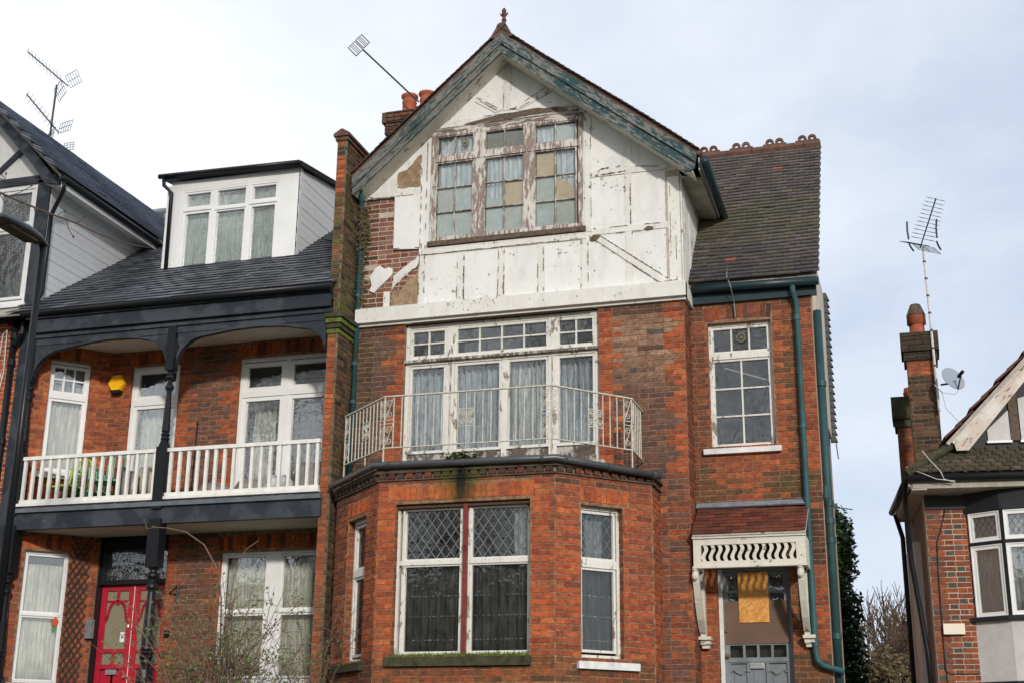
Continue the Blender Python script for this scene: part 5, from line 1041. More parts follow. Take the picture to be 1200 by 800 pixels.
m_=MB(); m_.box(DF,-11.05,-8.92,8.86,10.5,-2.6,-2.5); m_.box(DF,-11.05,-11.0,8.86,10.5,-2.5,-.1); m_.box(DF,-8.97,-8.92,8.86,10.5,-2.5,-.1); m_.build('room_interior','dark',HL)
curtain(DF,-10.85,-9.25,8.98,10.35,-.14,'pale translucent blind across the dormer window','blind',.2,.01)
def cheek(x,par,sx):
    f=Fr((x,17.75),(0,1)); z=8.86; k=0
    while z<11.05:
        z1=z+.118
        # board spans from the front (or where it leaves the roof) back to the roof slope
        def back(zz): return max(0,(zz-.02-zroof(17.75))/math.tan(SA))
        def front(zz): return max(0.,(zz-10.545)/.165)
        b0,b1,a0,a1=back(z),back(z1),front(z),front(z1)
        if b1>a1+.02:
            m=MB(); m.prism(f,[(a0,z+.004),(max(b0,a0+.01),z+.004),(b1,z1-.004),(a1,z1-.004)],.0,.016+.004*(k%2)); m.build('cladding_board','clad',par)
        z=z1; k+=1
cheek(DX1,DO,1)
m_=MB(); f_=Fr((DX1-.03,17.75),(0,1)); m_.prism(f_,[(.11,8.95),(2.4,zroof(20.15)),(2.4,10.94),(.11,10.56)],-.06,.028); m_.build('cheek','clad',DO); m_=MB(); m_.prism(f_,[(0,8.86),(.09,8.86),(.09,10.56),(0,10.55)],.032,.055); m_.build('corner_board','clad',DO); m_=MB(); f2=Fr((DX0+.03,17.75),(0,-1)); m_.prism(f2,[(-.11,8.95),(-2.4,zroof(20.15)),(-2.4,10.94),(-.11,10.56)],-.03,.028); m_.build('cheek','clad',DO)
m_=MB(); 
P=[(-11.22,17.62,10.57),(-8.78,17.62,10.53),(-8.78,20.7,11.04),(-11.22,20.7,11.08)]; m_.hexa([Vector(p) for p in P]+[Vector(p)+Vector((0,0,.075)) for p in P]); m_.build('dormer_roof','black',HL)
mitre([(-11.26,17.60,10.62),(-8.80,17.60,10.57)],.042,'gutter','black',DO,8)
m_=MB(); m_.tube([(-11.17,17.60,10.58),(-11.17,17.62,10.47),(-11.07,17.70,10.36),(-11.05,17.70,8.9)],.032,8); m_.build('drainpipe','black',DO,smooth=True)
m_=MB(); m_.box(DF,-11.17,-11.10,8.82,10.5,-.05,.0); m_.build('edge_board','upvc',DO)
# closed back of the house
m_=MB(); m_.box(LF,-16,-7.66,1.9,7.7,-6.2,-6); m_.box(LF,-16,-7.7,5.0,5.1,-6,-.26); m_.box(LF,-16,-7.7,7.74,7.80,-6,-.0); m_.box(LF,-16,-15.8,1.9,7.7,-6,-.3); m_.build('inner_wall','dark',HL)
# ================================================================ THIRD HOUSE (far left)
HT=thing('half_timbered_house','far left house with dark half-timbered gable, white infill and steep slate roof','house',(-13.6,16.6,1.9))
TF=Fr((0,16.6),(1,0)); XC=-12.50; GX,GZ=-13.72,11.72; VZ=lambda x:GZ-.20-1.085*abs(x-GX)
m_=MB(); TB=(-14.2,-12.73,8.28,10.22)
slab(m_,TF,-15.6,XC,1.9,8.06,[],.25); TW=m_.build('wall','mortar_light',HT); tb=[]
courses(TF,-15.58,-12.52,1.95,8.03,lambda u,v,h,k:pick(RED) if rnd.random()<.8 else pick(DEEP),out=tb); finish(TW,tb,'brick',BRICK,'brick','brickwork',limit=120)
m_=MB(); slab(m_,TF,-15.6,XC,8.0,10.0,[(TB[0],TB[1],TB[2],11)],.2); m_.prism(TF,[(-15.0,10.23),(XC,10.23),(XC,VZ(XC)),(GX,VZ(GX)),(-15.0,VZ(-15.0))],-.2,-.001); m_.box(TF,TB[1],XC,10.0,10.23,-.2,0); m_.build('gable_wall','plaster',HT)
for pts in ([(XC-.23,8.05),(XC,8.05),(XC,10.15),(XC-.23,10.35)],[(-15,10.25),(XC,10.25),(XC,10.38),(-15,10.38)],[(-14.4,10.72),(-13.25,10.72),(-13.25,10.83),(-14.4,10.83)],[(-13.72,10.38),(-13.60,10.38),(-13.02,10.86),(-13.10,10.93)],[(-15.5,7.98),(XC,7.98),(XC,8.10),(-15.5,8.10)]):
    if pts[1][1]==10.72: continue
    m_=MB(); m_.prism(TF,pts,0,.03); m_.build('timber_beam','charcoal',HT)
m_=MB(); m_.prism(TF,[(GX,VZ(GX)+.02),(XC-.22,VZ(XC-.22)+.02),(XC+.02,VZ(XC+.02)-.03),(XC+.28,VZ(XC+.28)+.20),(GX,VZ(GX)+.33)],.17,.21); m_.prism(TF,[(GX,VZ(GX)+.02),(GX-1.5,VZ(GX-1.5)+.02),(GX-1.5,VZ(GX-1.5)+.33),(GX,VZ(GX)+.33)],.17,.21); m_.build('bargeboard','charcoal',HT)
window(HT,TF,-14.2,-12.73,8.28,10.22,-.02,'upvc',[(-13.42,-12.79,9.58,10.16,1,1),(-14.1,-13.49,9.58,10.16,1,1),(-13.42,-12.79,8.36,9.50,1,1),(-14.1,-13.49,8.36,9.50,1,1)],fw=.05,mull=[(-13.49,-13.42)],trans=[(9.50,9.58)],sash=.045,glass='glass_clear',label='white gable window with four panes')
curtain(TF,-14.1,-12.8,8.3,10.15,-.16,'pale net curtain added behind the far left gable window for the brightness of mirrored sky','cur_dull',.09,.02)  # added curtain, stands in for bright sky mirrored in the panes
m_=MB(); m_.box(TF,-14.25,-12.70,8.22,8.28,-.02,.06); m_.build('sill','upvc',HT)
TR=Fr((XC,16.6),(0,1)); 
z=8.2; k=0
m_=MB(); m_.prism(TR,[(0,8.1),(0,10.35),(3.4,10.35),(3.4,10.3)],-.10,-.005); m_.build('gable_return','clad',HT)
while z<10.28:
    z1=z+.115; bk=lambda zz:max(0.12,(zz-zroof(16.6))/math.tan(SA)+.05)
    m_=MB(); m_.prism(TR,[(0.0,z+.003),(bk(z),z+.003),(bk(z1),z1-.003),(0.0,z1-.003)],.0,.014+.004*(k%2)); m_.build('cladding_board','clad',HT); z=z1; k+=1
EX,EZ=-12.17,10.17; RX,RZ2=GX,11.72
UR=Vector((RX-EX,0,RZ2-EZ)).normalized(); rl2=math.hypot(RX-EX,RZ2-EZ)
m_=MB(); roofslab(m_,[(EX,16.36,EZ),(EX,19.9,EZ),(RX,22,RZ2),(RX,16.36,RZ2)],.04); roofslab(m_,[(2*RX-EX,16.36,EZ),(2*RX-EX,19.9,EZ),(RX,22,RZ2),(RX,16.36,RZ2)],.04); TRf=m_.build('roof','soffit',HT)
ts=tilefield(Vector((EX,16.34,EZ))+Vector((0,0,.06)),(0,1,0),UR,23,int(rl2/.17)+1,.25,.17,.020,lambda u,s:pick([(.19,.215,.27),(.165,.19,.245),(.21,.235,.29)],.12),jit=.0,tilt=.055,lap=.03,inside=lambda u,s:u<3.1+2.4*s/rl2)
finish(TRf,ts,'slate',SLATE,'tile','slates',limit=200)
m_=MB(); m_.tube([(RX,16.36,RZ2+.05),(RX,22,RZ2+.05)],.06,8); m_.build('ridge_cap','black',TRf)
m_=MB(); qq=[Vector((EX+.05,19.35,0)),Vector((EX+.33,19.40,0)),Vector((RX+.30,21.85,0)),Vector((RX+.0,21.75,0))]; qq=[Vector((p.x,p.y,zroof(p.y)+.035)) for p in qq]; m_.hexa(qq+[p+Vector((0,0,.02)) for p in qq]); m_.build('lead_valley','lead',HT)
mitre([(EX+.03,16.34,EZ+.0),(EX+.03,19.6,EZ-.03)],.055,'gutter','black',HT,8)
m_=MB(); m_.box(Fr((EX-.0,16.4),(0,1)),0,3.2,EZ-.13,EZ-.02,-.02,.0); m_.add([(EX,16.45,EZ-.11),(XC,16.45,EZ-.02),(XC,19.7,EZ-.02),(EX,19.7,EZ-.11),(EX,16.45,EZ-.09),(XC,16.45,EZ-.0),(XC,19.7,EZ-.0),(EX,19.7,EZ-.09)],[(0,1,2,3),(7,6,5,4),(0,4,5,1),(3,2,6,7)]); m_.build('eave_soffit','upvc',HT)
m_=MB(); m_.tube([(EX+.03,16.40,EZ-.04),(EX+.0,16.45,EZ-.16),(XC+.07,16.57,EZ-.50),(XC+.07,16.57,8.42),(XC+.09,16.5,8.32)],.034,8); m_.build('drainpipe','black',HT,smooth=True)
m_=MB(); m_.tube([(-12.80,16.54,8.0),(-12.80,16.54,2)],.05,10); dp=m_.build('drainpipe','black',HT,smooth=True); collars(-12.80,16.54,(7.7,7.3,6.1,4.9),.062,.09,'black',dp)
m_=MB(); m_.box(TF,-12.72,-12.50,1.9,8.0,-.1,.012); m_.build('corner_post','charcoal',HT); m_=MB(); m_.tube([(-12.62,16.5,8.0),(-12.62,16.48,7.75),(-12.75,16.5,7.60)],.045,8); m_.build('pipe_bend','black',HT)
m_=MB(); m_.box(TF,-15.6,-12.55,1.9,11,-5,-4.8); m_.build('inner_wall','dark',HT)
t_=thing('white_cable','loose white cables looping down the brick wall at the far left','cable',(-13,16.5,6.5)); m_=MB()
m_.tube([(-13.05,16.55,7.0),(-13.0,16.54,7.8),(-12.94,16.54,7.86),(-12.91,16.54,7.2),(-12.98,16.54,6.7),(-13.0,16.55,5.9),(-13.03,16.55,4.6)],.009,5); m_.tube([(-13.2,16.55,7.0),(-13.07,16.54,7.4),(-12.93,16.54,7.1)],.008,5); m_.build('cable_run','cable',t_)
def dish(name,label,c,aim,r,mat='dish'):
    t=thing(name,label,'satellite dish',c); aim=Vector(aim).normalized(); x=aim.cross(Vector((0,0,1))).normalized(); y=x.cross(aim); m=MB(); c=Vector(c); n=20; rings=5
    for side in(0,1):
        o=len(m.v)
        for i in range(rings+1):
            rr=r*i/rings
            for j in range(n): a=2*math.pi*j/n; m.v.append(c+(x*math.cos(a)*.92+y*math.sin(a))*max(rr,.001)+aim*(.16*r*(i/rings)**2*1.0-side*.008))
        for i in range(rings):
            for j in range(n): q=(o+i*n+j,o+i*n+(j+1)%n,o+(i+1)*n+(j+1)%n,o+(i+1)*n+j); m.f.append(q); m.c.append(None)
    m.build('reflector',mat,t,smooth=True); e=c-y*r+aim*.02; f=c+aim*r*1.05-y*r*.25
    m=MB(); m.tube([e,f],.012,5); m.build('arm','black',t); m=MB(); m.tube([f-aim*.09,f+aim*.05],.028,8); m.build('receiver','black',t); m=MB(); m.tube([c,c-aim*.10,c-aim*.12-Vector((.12,0,0))],.016,6); m.build('mount','black',t); return t,f,e
dish('satellite_dish','grey satellite dish cut by the left edge, on the white infill below the gable window',(-13.45,16.38,8.16),(.25,-.9,.3),.24)
# ================================================================ RIGHT HOUSE
HR=thing('gabled_house','brown brick house at the right edge with black and white gable over mossy tile skirt','house',(.6,19.5,1.9))
ra=R(6); RF=Fr((.045,19.5),(math.cos(ra),math.sin(ra))); rb=[]; m_=MB(); slab(m_,RF,0,4,1.9,5.3,[(.62,3.6,2,5.0)],.25); RWL=m_.build('wall','mortar_light',HR)
ORG=[(.36,.095,.036),(.30,.078,.034),(.38,.110,.042),(.24,.065,.034)]
def col_r(u,v,hd,k):
    if hd and rnd.random()<.30: return pick(GREY)
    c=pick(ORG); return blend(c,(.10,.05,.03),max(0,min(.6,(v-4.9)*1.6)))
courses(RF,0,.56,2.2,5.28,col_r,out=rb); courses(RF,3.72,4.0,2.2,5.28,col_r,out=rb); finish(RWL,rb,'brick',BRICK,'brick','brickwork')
RSd=Fr((.045,19.5),(-math.sin(ra)*-1*-1,math.cos(ra))); RS_=Fr((.045-math.sin(ra)*2.0,19.5+math.cos(ra)*2.0),(math.sin(ra),-math.cos(ra)))
m_=MB(); m_.box(RS_,0,2,1.9,5.4,-.2,-.002); m_.box(RS_,-.2,0.02,1.9,5.4,-3,-.01); m_.build('side_wall','side_brown',HR)
m_=MB(); m_.box(RS_,.0,1.15,1.9,4.80,0.0,.10); m_.build('side_render','roughcast',HR)
m_=MB(); m_.box(RF,.0,.62,5.10,5.28,0,.03); m_.build('wall_plate','blackwood',HR)
# bay
b1=RF.p(.53,0,0); a1=ra-R(36); B1=Fr((b1.x,b1.y),(math.cos(a1),math.sin(a1))); b2=B1.p(.52,0,0); a2=ra-R(14); B2=Fr((b2.x,b2.y),(math.cos(a2),math.sin(a2)))
b3=B2.p(1.6,0,0); a3=ra+R(22); B3=Fr((b3.x,b3.y),(math.cos(a3),math.sin(a3))); b4=B3.p(.95,0,0); a4=ra+R(48); B4=Fr((b4.x,b4.y),(math.cos(a4),math.sin(a4))); BAY=((B1,.52),(B2,1.6),(B3,.95),(B4,.52))
m_=MB()
for fr,ln in BAY: m_.box(fr,0,ln,2.0,3.57,-.15,0)
m_.build('bay_render','roughcast',HR)
m_=MB(); [m_.box(fr,-.03,ln+.01,3.57,3.625,-.2,.06) for fr,ln in BAY]; m_.build('sill','blackwood',HR,kind='stuff')
m_=MB(); [m_.box(fr,-.01,ln,2.72,2.79,-.15,.02) for fr,ln in BAY]; m_.build('drip_board','blackwood',HR,kind='stuff')
m_=MB(); [m_.box(fr,-.02,ln+.01,5.03,5.32,-.2,.02) for fr,ln in BAY]; m_.box(B1,0,.03,3.6,5.05,-.12,.0); m_.box(B1,.49,.525,3.6,5.05,-.12,.004); m_.box(B1,.03,.49,4.585,4.62,-.10,0); m_.box(B2,.005,1.6,4.585,4.62,-.10,0); m_.box(B2,.55,.60,3.6,5.05,-.12,.003); m_.build('bay_frame','blackwood',HR,kind='stuff')
for fr,x0,x1 in((B1,.035,.485),(B2,.02,.545),(B2,.605,1.13),(B2,1.17,1.57),(B3,.03,.46),(B3,.50,.92),(B4,.03,.49)):
    for v0,v1,ld in((3.63,4.575,0),(4.625,5.02,1)):
        W=window(HR,fr,x0,x1,v0,v1,-.005,'upvc',[(x0+.012,x1-.012,v0+.012,v1-.012,1,1)],fw=.014,dep=.07,sash=.045,glass='glass',room=False)
        if ld: leads(fr,x0+.06,x1-.06,v0+.06,v1-.06,-.035,W,'black_lead',.085,.12)
m_=MB(); m_.box(B2,-.6,1.6,2.0,5.3,-1.5,-1.4); m_.box(B3,0,1.6,2.0,5.3,-1.5,-1.4); m_.box(B1,-.1,-.05,2,5.3,-1,-.2); m_.build('room_interior','dark',HR)
curtain(B1,.05,.47,3.65,4.99,-.14,'pale drawn curtain in the left pane of the right edge bay window','cur_cream',.09,.02); curtain(B2,.03,.53,3.65,4.99,-.14,'white drawn curtain in the second pane of the right edge bay window','cur_white',.09,.02)
m_=MB(); m_.box(RF,.11,.385,3.41,3.55,0,.075); m_.build('meter_box','cream_plastic',HR,label='cream plastic box on the brick wall')
m_=MB(); m_.tube([RF.p(.30,5.2,.02),RF.p(.20,4.85,.02),RF.p(.125,4.65,.02),RF.p(.11,4.2,.02),RF.p(.10,2.95,.02),RF.p(.16,2.90,.02),RF.p(.53,2.90,.02)],.008,5); m_.tube([RF.p(.10,3.4,.02),RF.p(.12,2.4,.02)],.007,5); m_.build('cable_run','cable_dark',HR)
# eaves and skirt roof
m_=MB(); m_.box(RF,-.22,4.25,5.30,5.33,-.05,.50); m_.build('eave_soffit','soffit',HR); m_=MB(); m_.box(RF,-.24,4.25,5.33,5.42,.46,.50); m_.box(RS_,0,2.5,5.30,5.42,.18,.22); m_.build('fascia','soffit',HR)
a_=RF.p(-.26,5.43,.55); b_=RF.p(4.28,5.43,.55); mitre([a_,b_],.05,'gutter','black',HR,8); c_=RS_.p(0,5.43,.27); mitre([a_,c_],.05,'gutter','black',HR,8)
m_=MB(); m_.box(RS_,0,2.5,5.28,5.31,0,.2); m_.build('eave_soffit','soffit',HR)
m_=MB(); q1=[RF.p(-.24,5.45,.50),RF.p(4.28,5.45,.50),RF.p(3.72,5.83,.0),RF.p(.30,5.83,.0)]; nrm=Vector((0,0,.03)); m_.hexa(q1+[p+nrm for p in q1]); SK=m_.build('skirt_roof','soffit',HR)
SKC=[(.085,.075,.05),(.10,.075,.055),(.07,.07,.04),(.12,.085,.065)]
st=tilefield(RF.p(-.24,5.49,.52),RF.U,(RF.Z*.40-RF.Nn*.50),int(4.5/.15),6,.15,.115,.022,lambda u,s:blend(pick(SKC,.2),pick(MOSS),rnd.uniform(0,.7)),inside=lambda u,s:.9*s+.05<u<4.5-.9*s,tilt=.03)
finish(SK,st,'roof_tile',TILE,'tile','roof_tile_rest',limit=160)
m_=MB(); sd=(RF.Z*.40-RF.Nn*.50).normalized(); sn=RF.U.cross(sd)
for j in range(6):
    for i in range(30):
        u=i*.15+(j%2)*.075; s0=j*.115
        if .9*s0+.1<u<4.4-.9*s0: p=RF.p(-.24+u,5.49,.52)+sd*s0+sn*.045; m_.tube([p,p+sd*.14-sn*.022],[.030,.026],6)
m_.build('tile_rolls','moss_tile',SK,kind='stuff')
m_=MB(); q1=[RF.p(-.26,5.45,.52),RF.p(.30,5.85,.0),RF.p(.40,5.95,-1.9),RF.p(-.26,5.45,-2.0)]; m_.hexa(q1+[p+nrm for p in q1]); m_.tube([RF.p(-.26,5.50,.52),RF.p(.46,5.99,.14)],.06,8); m_.build('hip','moss_dark',SK)
m_=MB(); m_.box(RF,.42,3.6,5.79,5.815,-.02,.06); m_.build('flashing','upvc',HR)
# gable
zg=lambda u:5.97+(u-.42)*1.02
m_=MB(); m_.prism(RF,[(.42,5.80),(3.58,5.80),(3.5,zg(.5)),(2.0,zg(2.0)),(.5,zg(.5))],-.15,0); m_.box(RF,.75,4.0,1.9,5.8,-6,-1.9); m_.box(RF,.3,3.7,5.34,5.8,-1.9,-.16); m_.build('gable_wall','blackwood',HR)
m_=MB(); m_.prism(RF,[(3.38,5.86),(3.54,5.86),(3.58,zg(.42)+.04),(2.001,zg(2.0)+.06),(2.001,zg(2.0)-.12)],.22,.26); m_.build('bargeboard','barge_w',HR)
m_=MB(); m_.prism(RF,[(.92,6.03),(1.22,6.03),(1.215,6.46),(.92,6.19)],0,.025); m_.build('gable_panel','roughcast',HR); m_=MB(); m_.prism(RF,[(1.36,6.03),(2.2,6.03),(2.2,6.9),(1.36,6.62)],0,.025); m_.build('gable_panel','roughcast',HR)
for u0,u1 in((.90,1.235),(1.345,2.2)): m_=MB(); m_.box(RF,u0,u1,6.0,6.03,0,.05); m_.build('panel_ledge','upvc',HR)
m_=MB(); m_.prism(RF,[(1.225,6.03),(1.345,6.03),(1.345,6.75),(1.225,6.62)],.0,.035); m_.build('timber_stud','rotten',HR)
m_=MB(); m_.prism(RF,[(.46,5.86),(.62,5.86),(2.0,zg(2.0)-.12),(2.0,zg(2.0)+.06),(.42,zg(.42)+.04)],.22,.26); m_.prism(RF,[(.42,zg(.42)-.02),(2.0,zg(2.0)-.03),(2.0,zg(2.0)+.06),(.40,zg(.40)+.06)],.26,.28); m_.build('bargeboard','barge_w',HR,label='peeling pinkish white bargeboard')
m_=MB(); roofslab(m_,[RF.p(.36,zg(.36)+.02,.30),RF.p(2.0,zg(2.0)+.04,.30),RF.p(2.0,zg(2.0)+.04,-5),RF.p(.36,zg(.36)+.02,-5)],.05); roofslab(m_,[RF.p(3.64,zg(.36)+.02,.30),RF.p(2.0,zg(2.0)+.04,.30),RF.p(2.0,zg(2.0)+.04,-5),RF.p(3.64,zg(.36)+.02,-5)],.05); GRf=m_.build('gable_roof','soffit',HR)
gt=tilefield(RF.p(.34,zg(.34)+.11,.32),-RF.Nn,(RF.U+RF.Z*1.02),5,9,.24,.27,.03,lambda u,s:pick([(.13,.05,.035),(.10,.045,.035)],.15),tilt=.03,lap=.05); gt+=tilefield(RF.p(3.66,zg(.34)+.11,.32),-RF.Nn,(-RF.U+RF.Z*1.02),5,9,.24,.27,.03,lambda u,s:pick([(.13,.05,.035),(.10,.045,.035)],.15),tilt=.03,lap=.05); finish(GRf,gt,'roof_tile',TILE,'tile','gable_tile_rest',limit=70)
m_=MB(); a_=RS_.p(0.3,5.36,.26); m_.tube([RF.p(-.28,5.38,.4),RF.p(-.26,5.15,.1),RF.p(-.22,4.4,-.1),RF.p(-.10,3.2,-.1),RF.p(-.06,1.9,-.1)],.035,8); m_.build('drainpipe','black',HR,smooth=True)
m_=MB(); m_.tube([RS_.p(.2,5.36,.24),RS_.p(.25,5.0,.16),RS_.p(.3,1.9,.16)],.035,8); m_.build('drainpipe','black',HR,smooth=True)
t_=thing('loose_cable','pale cable sagging over the mossy skirt roof of the right house','cable',(.3,19,5.5)); m_=MB(); m_.tube([RF.p(.0,5.86,.3),RF.p(.07,5.70,.45),RF.p(.18,5.52,.58),RF.p(.22,5.40,.60),RF.p(.36,5.36,.56)],.006,5); m_.tube([RF.p(-.24,5.62,.4),RF.p(-.05,5.48,.62),RF.p(.12,5.40,.62),RF.p(.36,5.37,.60)],.005,5); m_.build('cable_run','cable',t_)
# chimneys of the right house
cb=[]; CC=Fr((0,22.5),(1,0)); m_=MB(); m_.box(CC,-.04,.405,5,8.2,-.45,0); CB=m_.build('chimney','mortar_dark',HR)
def col_c1(u,v,hd,k):
    if v>7.85: return blend(pick(RED),pick(SOOT_SHADE),.2)
    return blend(pick(SOOT_SHADE+BROWN[:2]),(.16,.07,.04),rnd.uniform(0,.35))
courses(CC,-.04,.405,5.5,8.10,col_c1,out=cb); courses(CC,-.075,.44,8.10,8.25,lambda *a:pick(SOOT_SHADE),out=cb,proud=.04); courses(CC,-.11,.475,8.25,8.55,lambda *a:pick(SOOT_SHADE),out=cb,proud=.08)
LS=Fr((-.04,22.95),(0,-1)); courses(LS,0,.45,5.5,8.1,col_c1,out=cb)
m_=MB(); m_.box(CC,-.085,.45,8.10,8.25,-.5,.03); m_.box(CC,-.12,.485,8.25,8.57,-.55,.07); m_.build('chimney_cap','moss_dark',CB)
m_=MB(); m_.lathe((.165,22.65,8.55),[(.14,0),(.125,.03),(.12,.16),(.125,.2),(.155,.21),(.15,.33),(.16,.34)],14); m_.build('chimney_pot','terracotta',CB,smooth=True); m_=MB(); m_.lathe((.165,22.65,8.9),[(.15,0),(.155,.02),(.10,.16),(.085,.2),(.07,.21)],12); m_.build('pot_cowl','cement',CB)
C2=Fr((0,24),(1,0)); m_=MB(); m_.box(C2,-.29,.2,5,7.5,-.45,0); CB2=m_.build('chimney','mortar_dark',HR); courses(C2,-.29,-.0,5.5,7.36,lambda *a:pick(ORG),out=cb,pr=.9); m_=MB(); m_.box(C2,-.33,.2,7.36,7.50,-.5,.04); m_.box(C2,-.36,.2,7.50,7.89,-.55,.08); m_.build('chimney_cap','moss_dark',CB2); m_=MB(); m_.lathe((-.03,24.2,7.88),[(.12,0),(.11,.1),(.125,.12),(.11,.15),(.10,.22)],12); m_.build('chimney_pot','terracotta',CB2,smooth=True)
finish(CB,cb,'chimney_brick',BRICK,'brick','chimney_brickwork',limit=130)
t_,f_,e_=dish('satellite_dish','grey satellite dish on the mast beside the tall right chimney',(.64,22.2,7.66),(.55,-.75,.42),.22); 
m_=MB(); p=f_; m_.tube([p,p+Vector((.02,0,-.18)),p+Vector((-.12,0,-.34)),p+Vector((-.30,0,-.30)),p+Vector((-.42,0,-.16)),Vector((.47,22.2,7.45)),Vector((.50,22.2,7.2)),Vector((.72,22,6.85))],.006,4); m_.build('cable_run','cable',t_)
# ================================================================ aerials
def yagi(name,label,base_,top,boomdir,L_,mat,mast=.016,refl=None,mastmat=None,booms=((1,),),n=11,el=.15,grid=.3,off=0):
    t=thing(name,label,'aerial',base_); m=MB(); m.tube([base_,top],mast,6); m.build('mast',mastmat or mat,t)
    return t
def boom(t,c,d,L_,n,el,mat,grid=.30,gdir=1,r=.006):
    c=Vector(c); d=Vector(d).normalized(); x=d.cross(Vector((0,0,1))).normalized(); y=x.cross(d).normalized(); m=MB(); m.tube([c-d*L_*.12,c+d*L_*.88],.012,5); m.build('boom',mat,t)
    m=MB()
    for k in range(n):
        p=c+d*(L_*(.06+.8*k/(n-1))); e=el*(1-.25*k/n)
        for s in(1,-1): m.tube([p+y*.0,p+x*e+y*s*.03],.004,3); m.tube([p,p-x*e+y*s*.03],.004,3)
    m.build('director_rods',mat,t,kind='stuff')
    g=c-d*L_*.06
    for s in(1,-1):
        m=MB(); top=g+y*s*grid-d*.05*1.0; o=g+y*s*.05
        for k in range(6): q=o.lerp(top,k/5); m.tube([q-x*grid*.8,q+x*grid*.8],.004,4)
        for k in(-1,0,1): m.tube([o+x*grid*.8*k,top+x*grid*.8*k],.005,4)
        m.build('reflector_grid',mat,t)
t_=yagi('tv_aerial','tall mast aerial with two grid reflectors on the ridge of the far left house',(-13.95,18.3,11.4),(-13.93,18.3,13.0),None,1,'aerial_dark',mast=.018)
boom(t_,(-13.80,18.3,13.04),(-.74,-.30,.66),.98,10,.17,'aerial_dark',.27,r=.008); boom(t_,(-13.86,18.3,12.16),(-.52,-.45,.70),.85,9,.16,'aerial_dark',.27)
t_=thing('tv_aerial','small low aerial against the far left slate roof ridge','aerial',(-13.6,18.6,11.6)); m_=MB(); m_.tube([(-13.75,18.6,11.85),(-13.45,18.6,11.55)],.012,5); m_.build('mast','aerial_dark',t_); m_=MB(); [m_.tube([(-13.85+.06*k,18.6,11.86),(-13.85+.06*k,18.6,12.0)],.005,4) for k in range(4)]; [m_.tube([(-13.86,18.6,11.87+.045*k),(-13.64,18.6,11.87+.045*k)],.005,4) for k in range(4)]; m_.build('reflector_grid','aerial_dark',t_)
t_=yagi('tv_aerial','long thin pole aerial leaning out from behind the terracotta pots of the main chimney',(-7.72,19.8,12.55),(-8.80,19.8,13.72),None,1,'aerial_dark',mast=.017)
m_=MB(); c=Vector((-8.87,19.75,13.78)); ax=Vector((.72,0,.62)); ay=Vector((-.5,-.6,.62)).normalized()*.0+Vector((-.62,0,.72))
def rect(cx,w_,h_):
    q=[cx+ax*a*w_+ay*b*h_ for a,b in((-1,-1),(1,-1),(1,1),(-1,1),(-1,-1))]; m_.tube(q,.010,4)
    for k in(-.4,0,.4): m_.tube([cx+ax*k*w_-ay*h_,cx+ax*k*w_+ay*h_],.006,4)
rect(c-ax*.0+Vector((-.055,0,-.045)),.085,.13); rect(c+ax*.13+Vector((-.02,0,.0)),.075,.13); m_.build('antenna_panel','aerial_dark',t_)
t_=yagi('tv_aerial','white mast aerial with curved reflectors above the tall right chimney',(.405,22.4,7.2),(.365,22.4,10.05),None,1,'alu',mast=.022,mastmat='mast_w'); boom(t_,(.36,22.4,10.12),(.38,-.45,.86),.86,11,.24,'aerial_dark',.28)
for x0,x1,z0,z1 in((.15,.145,10.14,10.46),(.60,.62,10.12,10.45),(.15,.215,10.06,9.92),(.59,.645,10.06,9.90)): m_=MB(); m_.tube([(x0,22.28,z0),((x0+x1)/2-.01,22.26,(z0+z1)/2),(x1,22.28,z1)],.016,5); m_.build('reflector_edge','aerial_dark',t_)
for k in range(7): m_=MB(); z=9.75-k*.3; m_.lathe((.37+k*.005,22.4,z),[(.026,0),(.026,.03)],8); m_.build('mast_clip','aerial_dark',t_)
t_=thing('roof_cable','thin bent rod and pale cable hanging over the wing roof above the tall sash window','cable',(-2.2,17.4,7.8)); m_=MB(); m_.tube([(-2.42,17.95,8.68),(-2.30,17.72,8.32),(-2.27,17.66,8.22)],.010,5); m_.build('rod','aerial_dark',t_); m_=MB(); m_.tube([(-2.27,17.60,8.24),(-2.26,17.35,7.98),(-2.20,17.27,7.78),(-2.18,17.42,7.6),(-2.18,17.45,7.42)],.008,5); m_.build('cable_run','alu',t_)
# ================================================================ things on and around the left house
t_=thing('alarm_box','yellow hexagonal alarm box on the brick wall between the upper loggia windows','alarm',(-11.48,17.38,7.13)); f_=Fr((-11.47,17.37),(1,0)); m_=MB(); hx=[(.14*math.cos(math.pi/3*k),7.14+.14*math.sin(math.pi/3*k)) for k in range(6)]; m_.prism(f_,hx,0,.075); m_.prism(f_,[(a*.9,7.14+(b-7.14)*.9) for a,b in hx],.075,.088); m_.build('cover','yellow',t_); m_=MB(); m_.box(f_,-.075,.075,6.985,7.035,.0,.085); m_.build('sounder_base','black',t_)
t_=thing('trellis','dark brown expanding diamond trellis on the angled wall beside the crimson door','trellis',tuple(KF.p(KL-.2,2,.03))); 
for sg in(1,-1):
    k=-8
    while k<26:
        v=2.0+k*.14; u0,u1=KL-.345,KL-.055; s=1.15; pts=[]
        n=.29
        a=(u0,v) if sg>0 else (u1,v); b=(u1,v+.29*s*1.35) if sg>0 else (u0,v+.29*s*1.35)
        if v>2.2 and b[1]<4.85: m_=MB(); m_.bar(KF,a,b,.020,.012+.010*(sg>0),.022+.010*(sg>0)); m_.build('lath','trellis',t_)
        k+=1
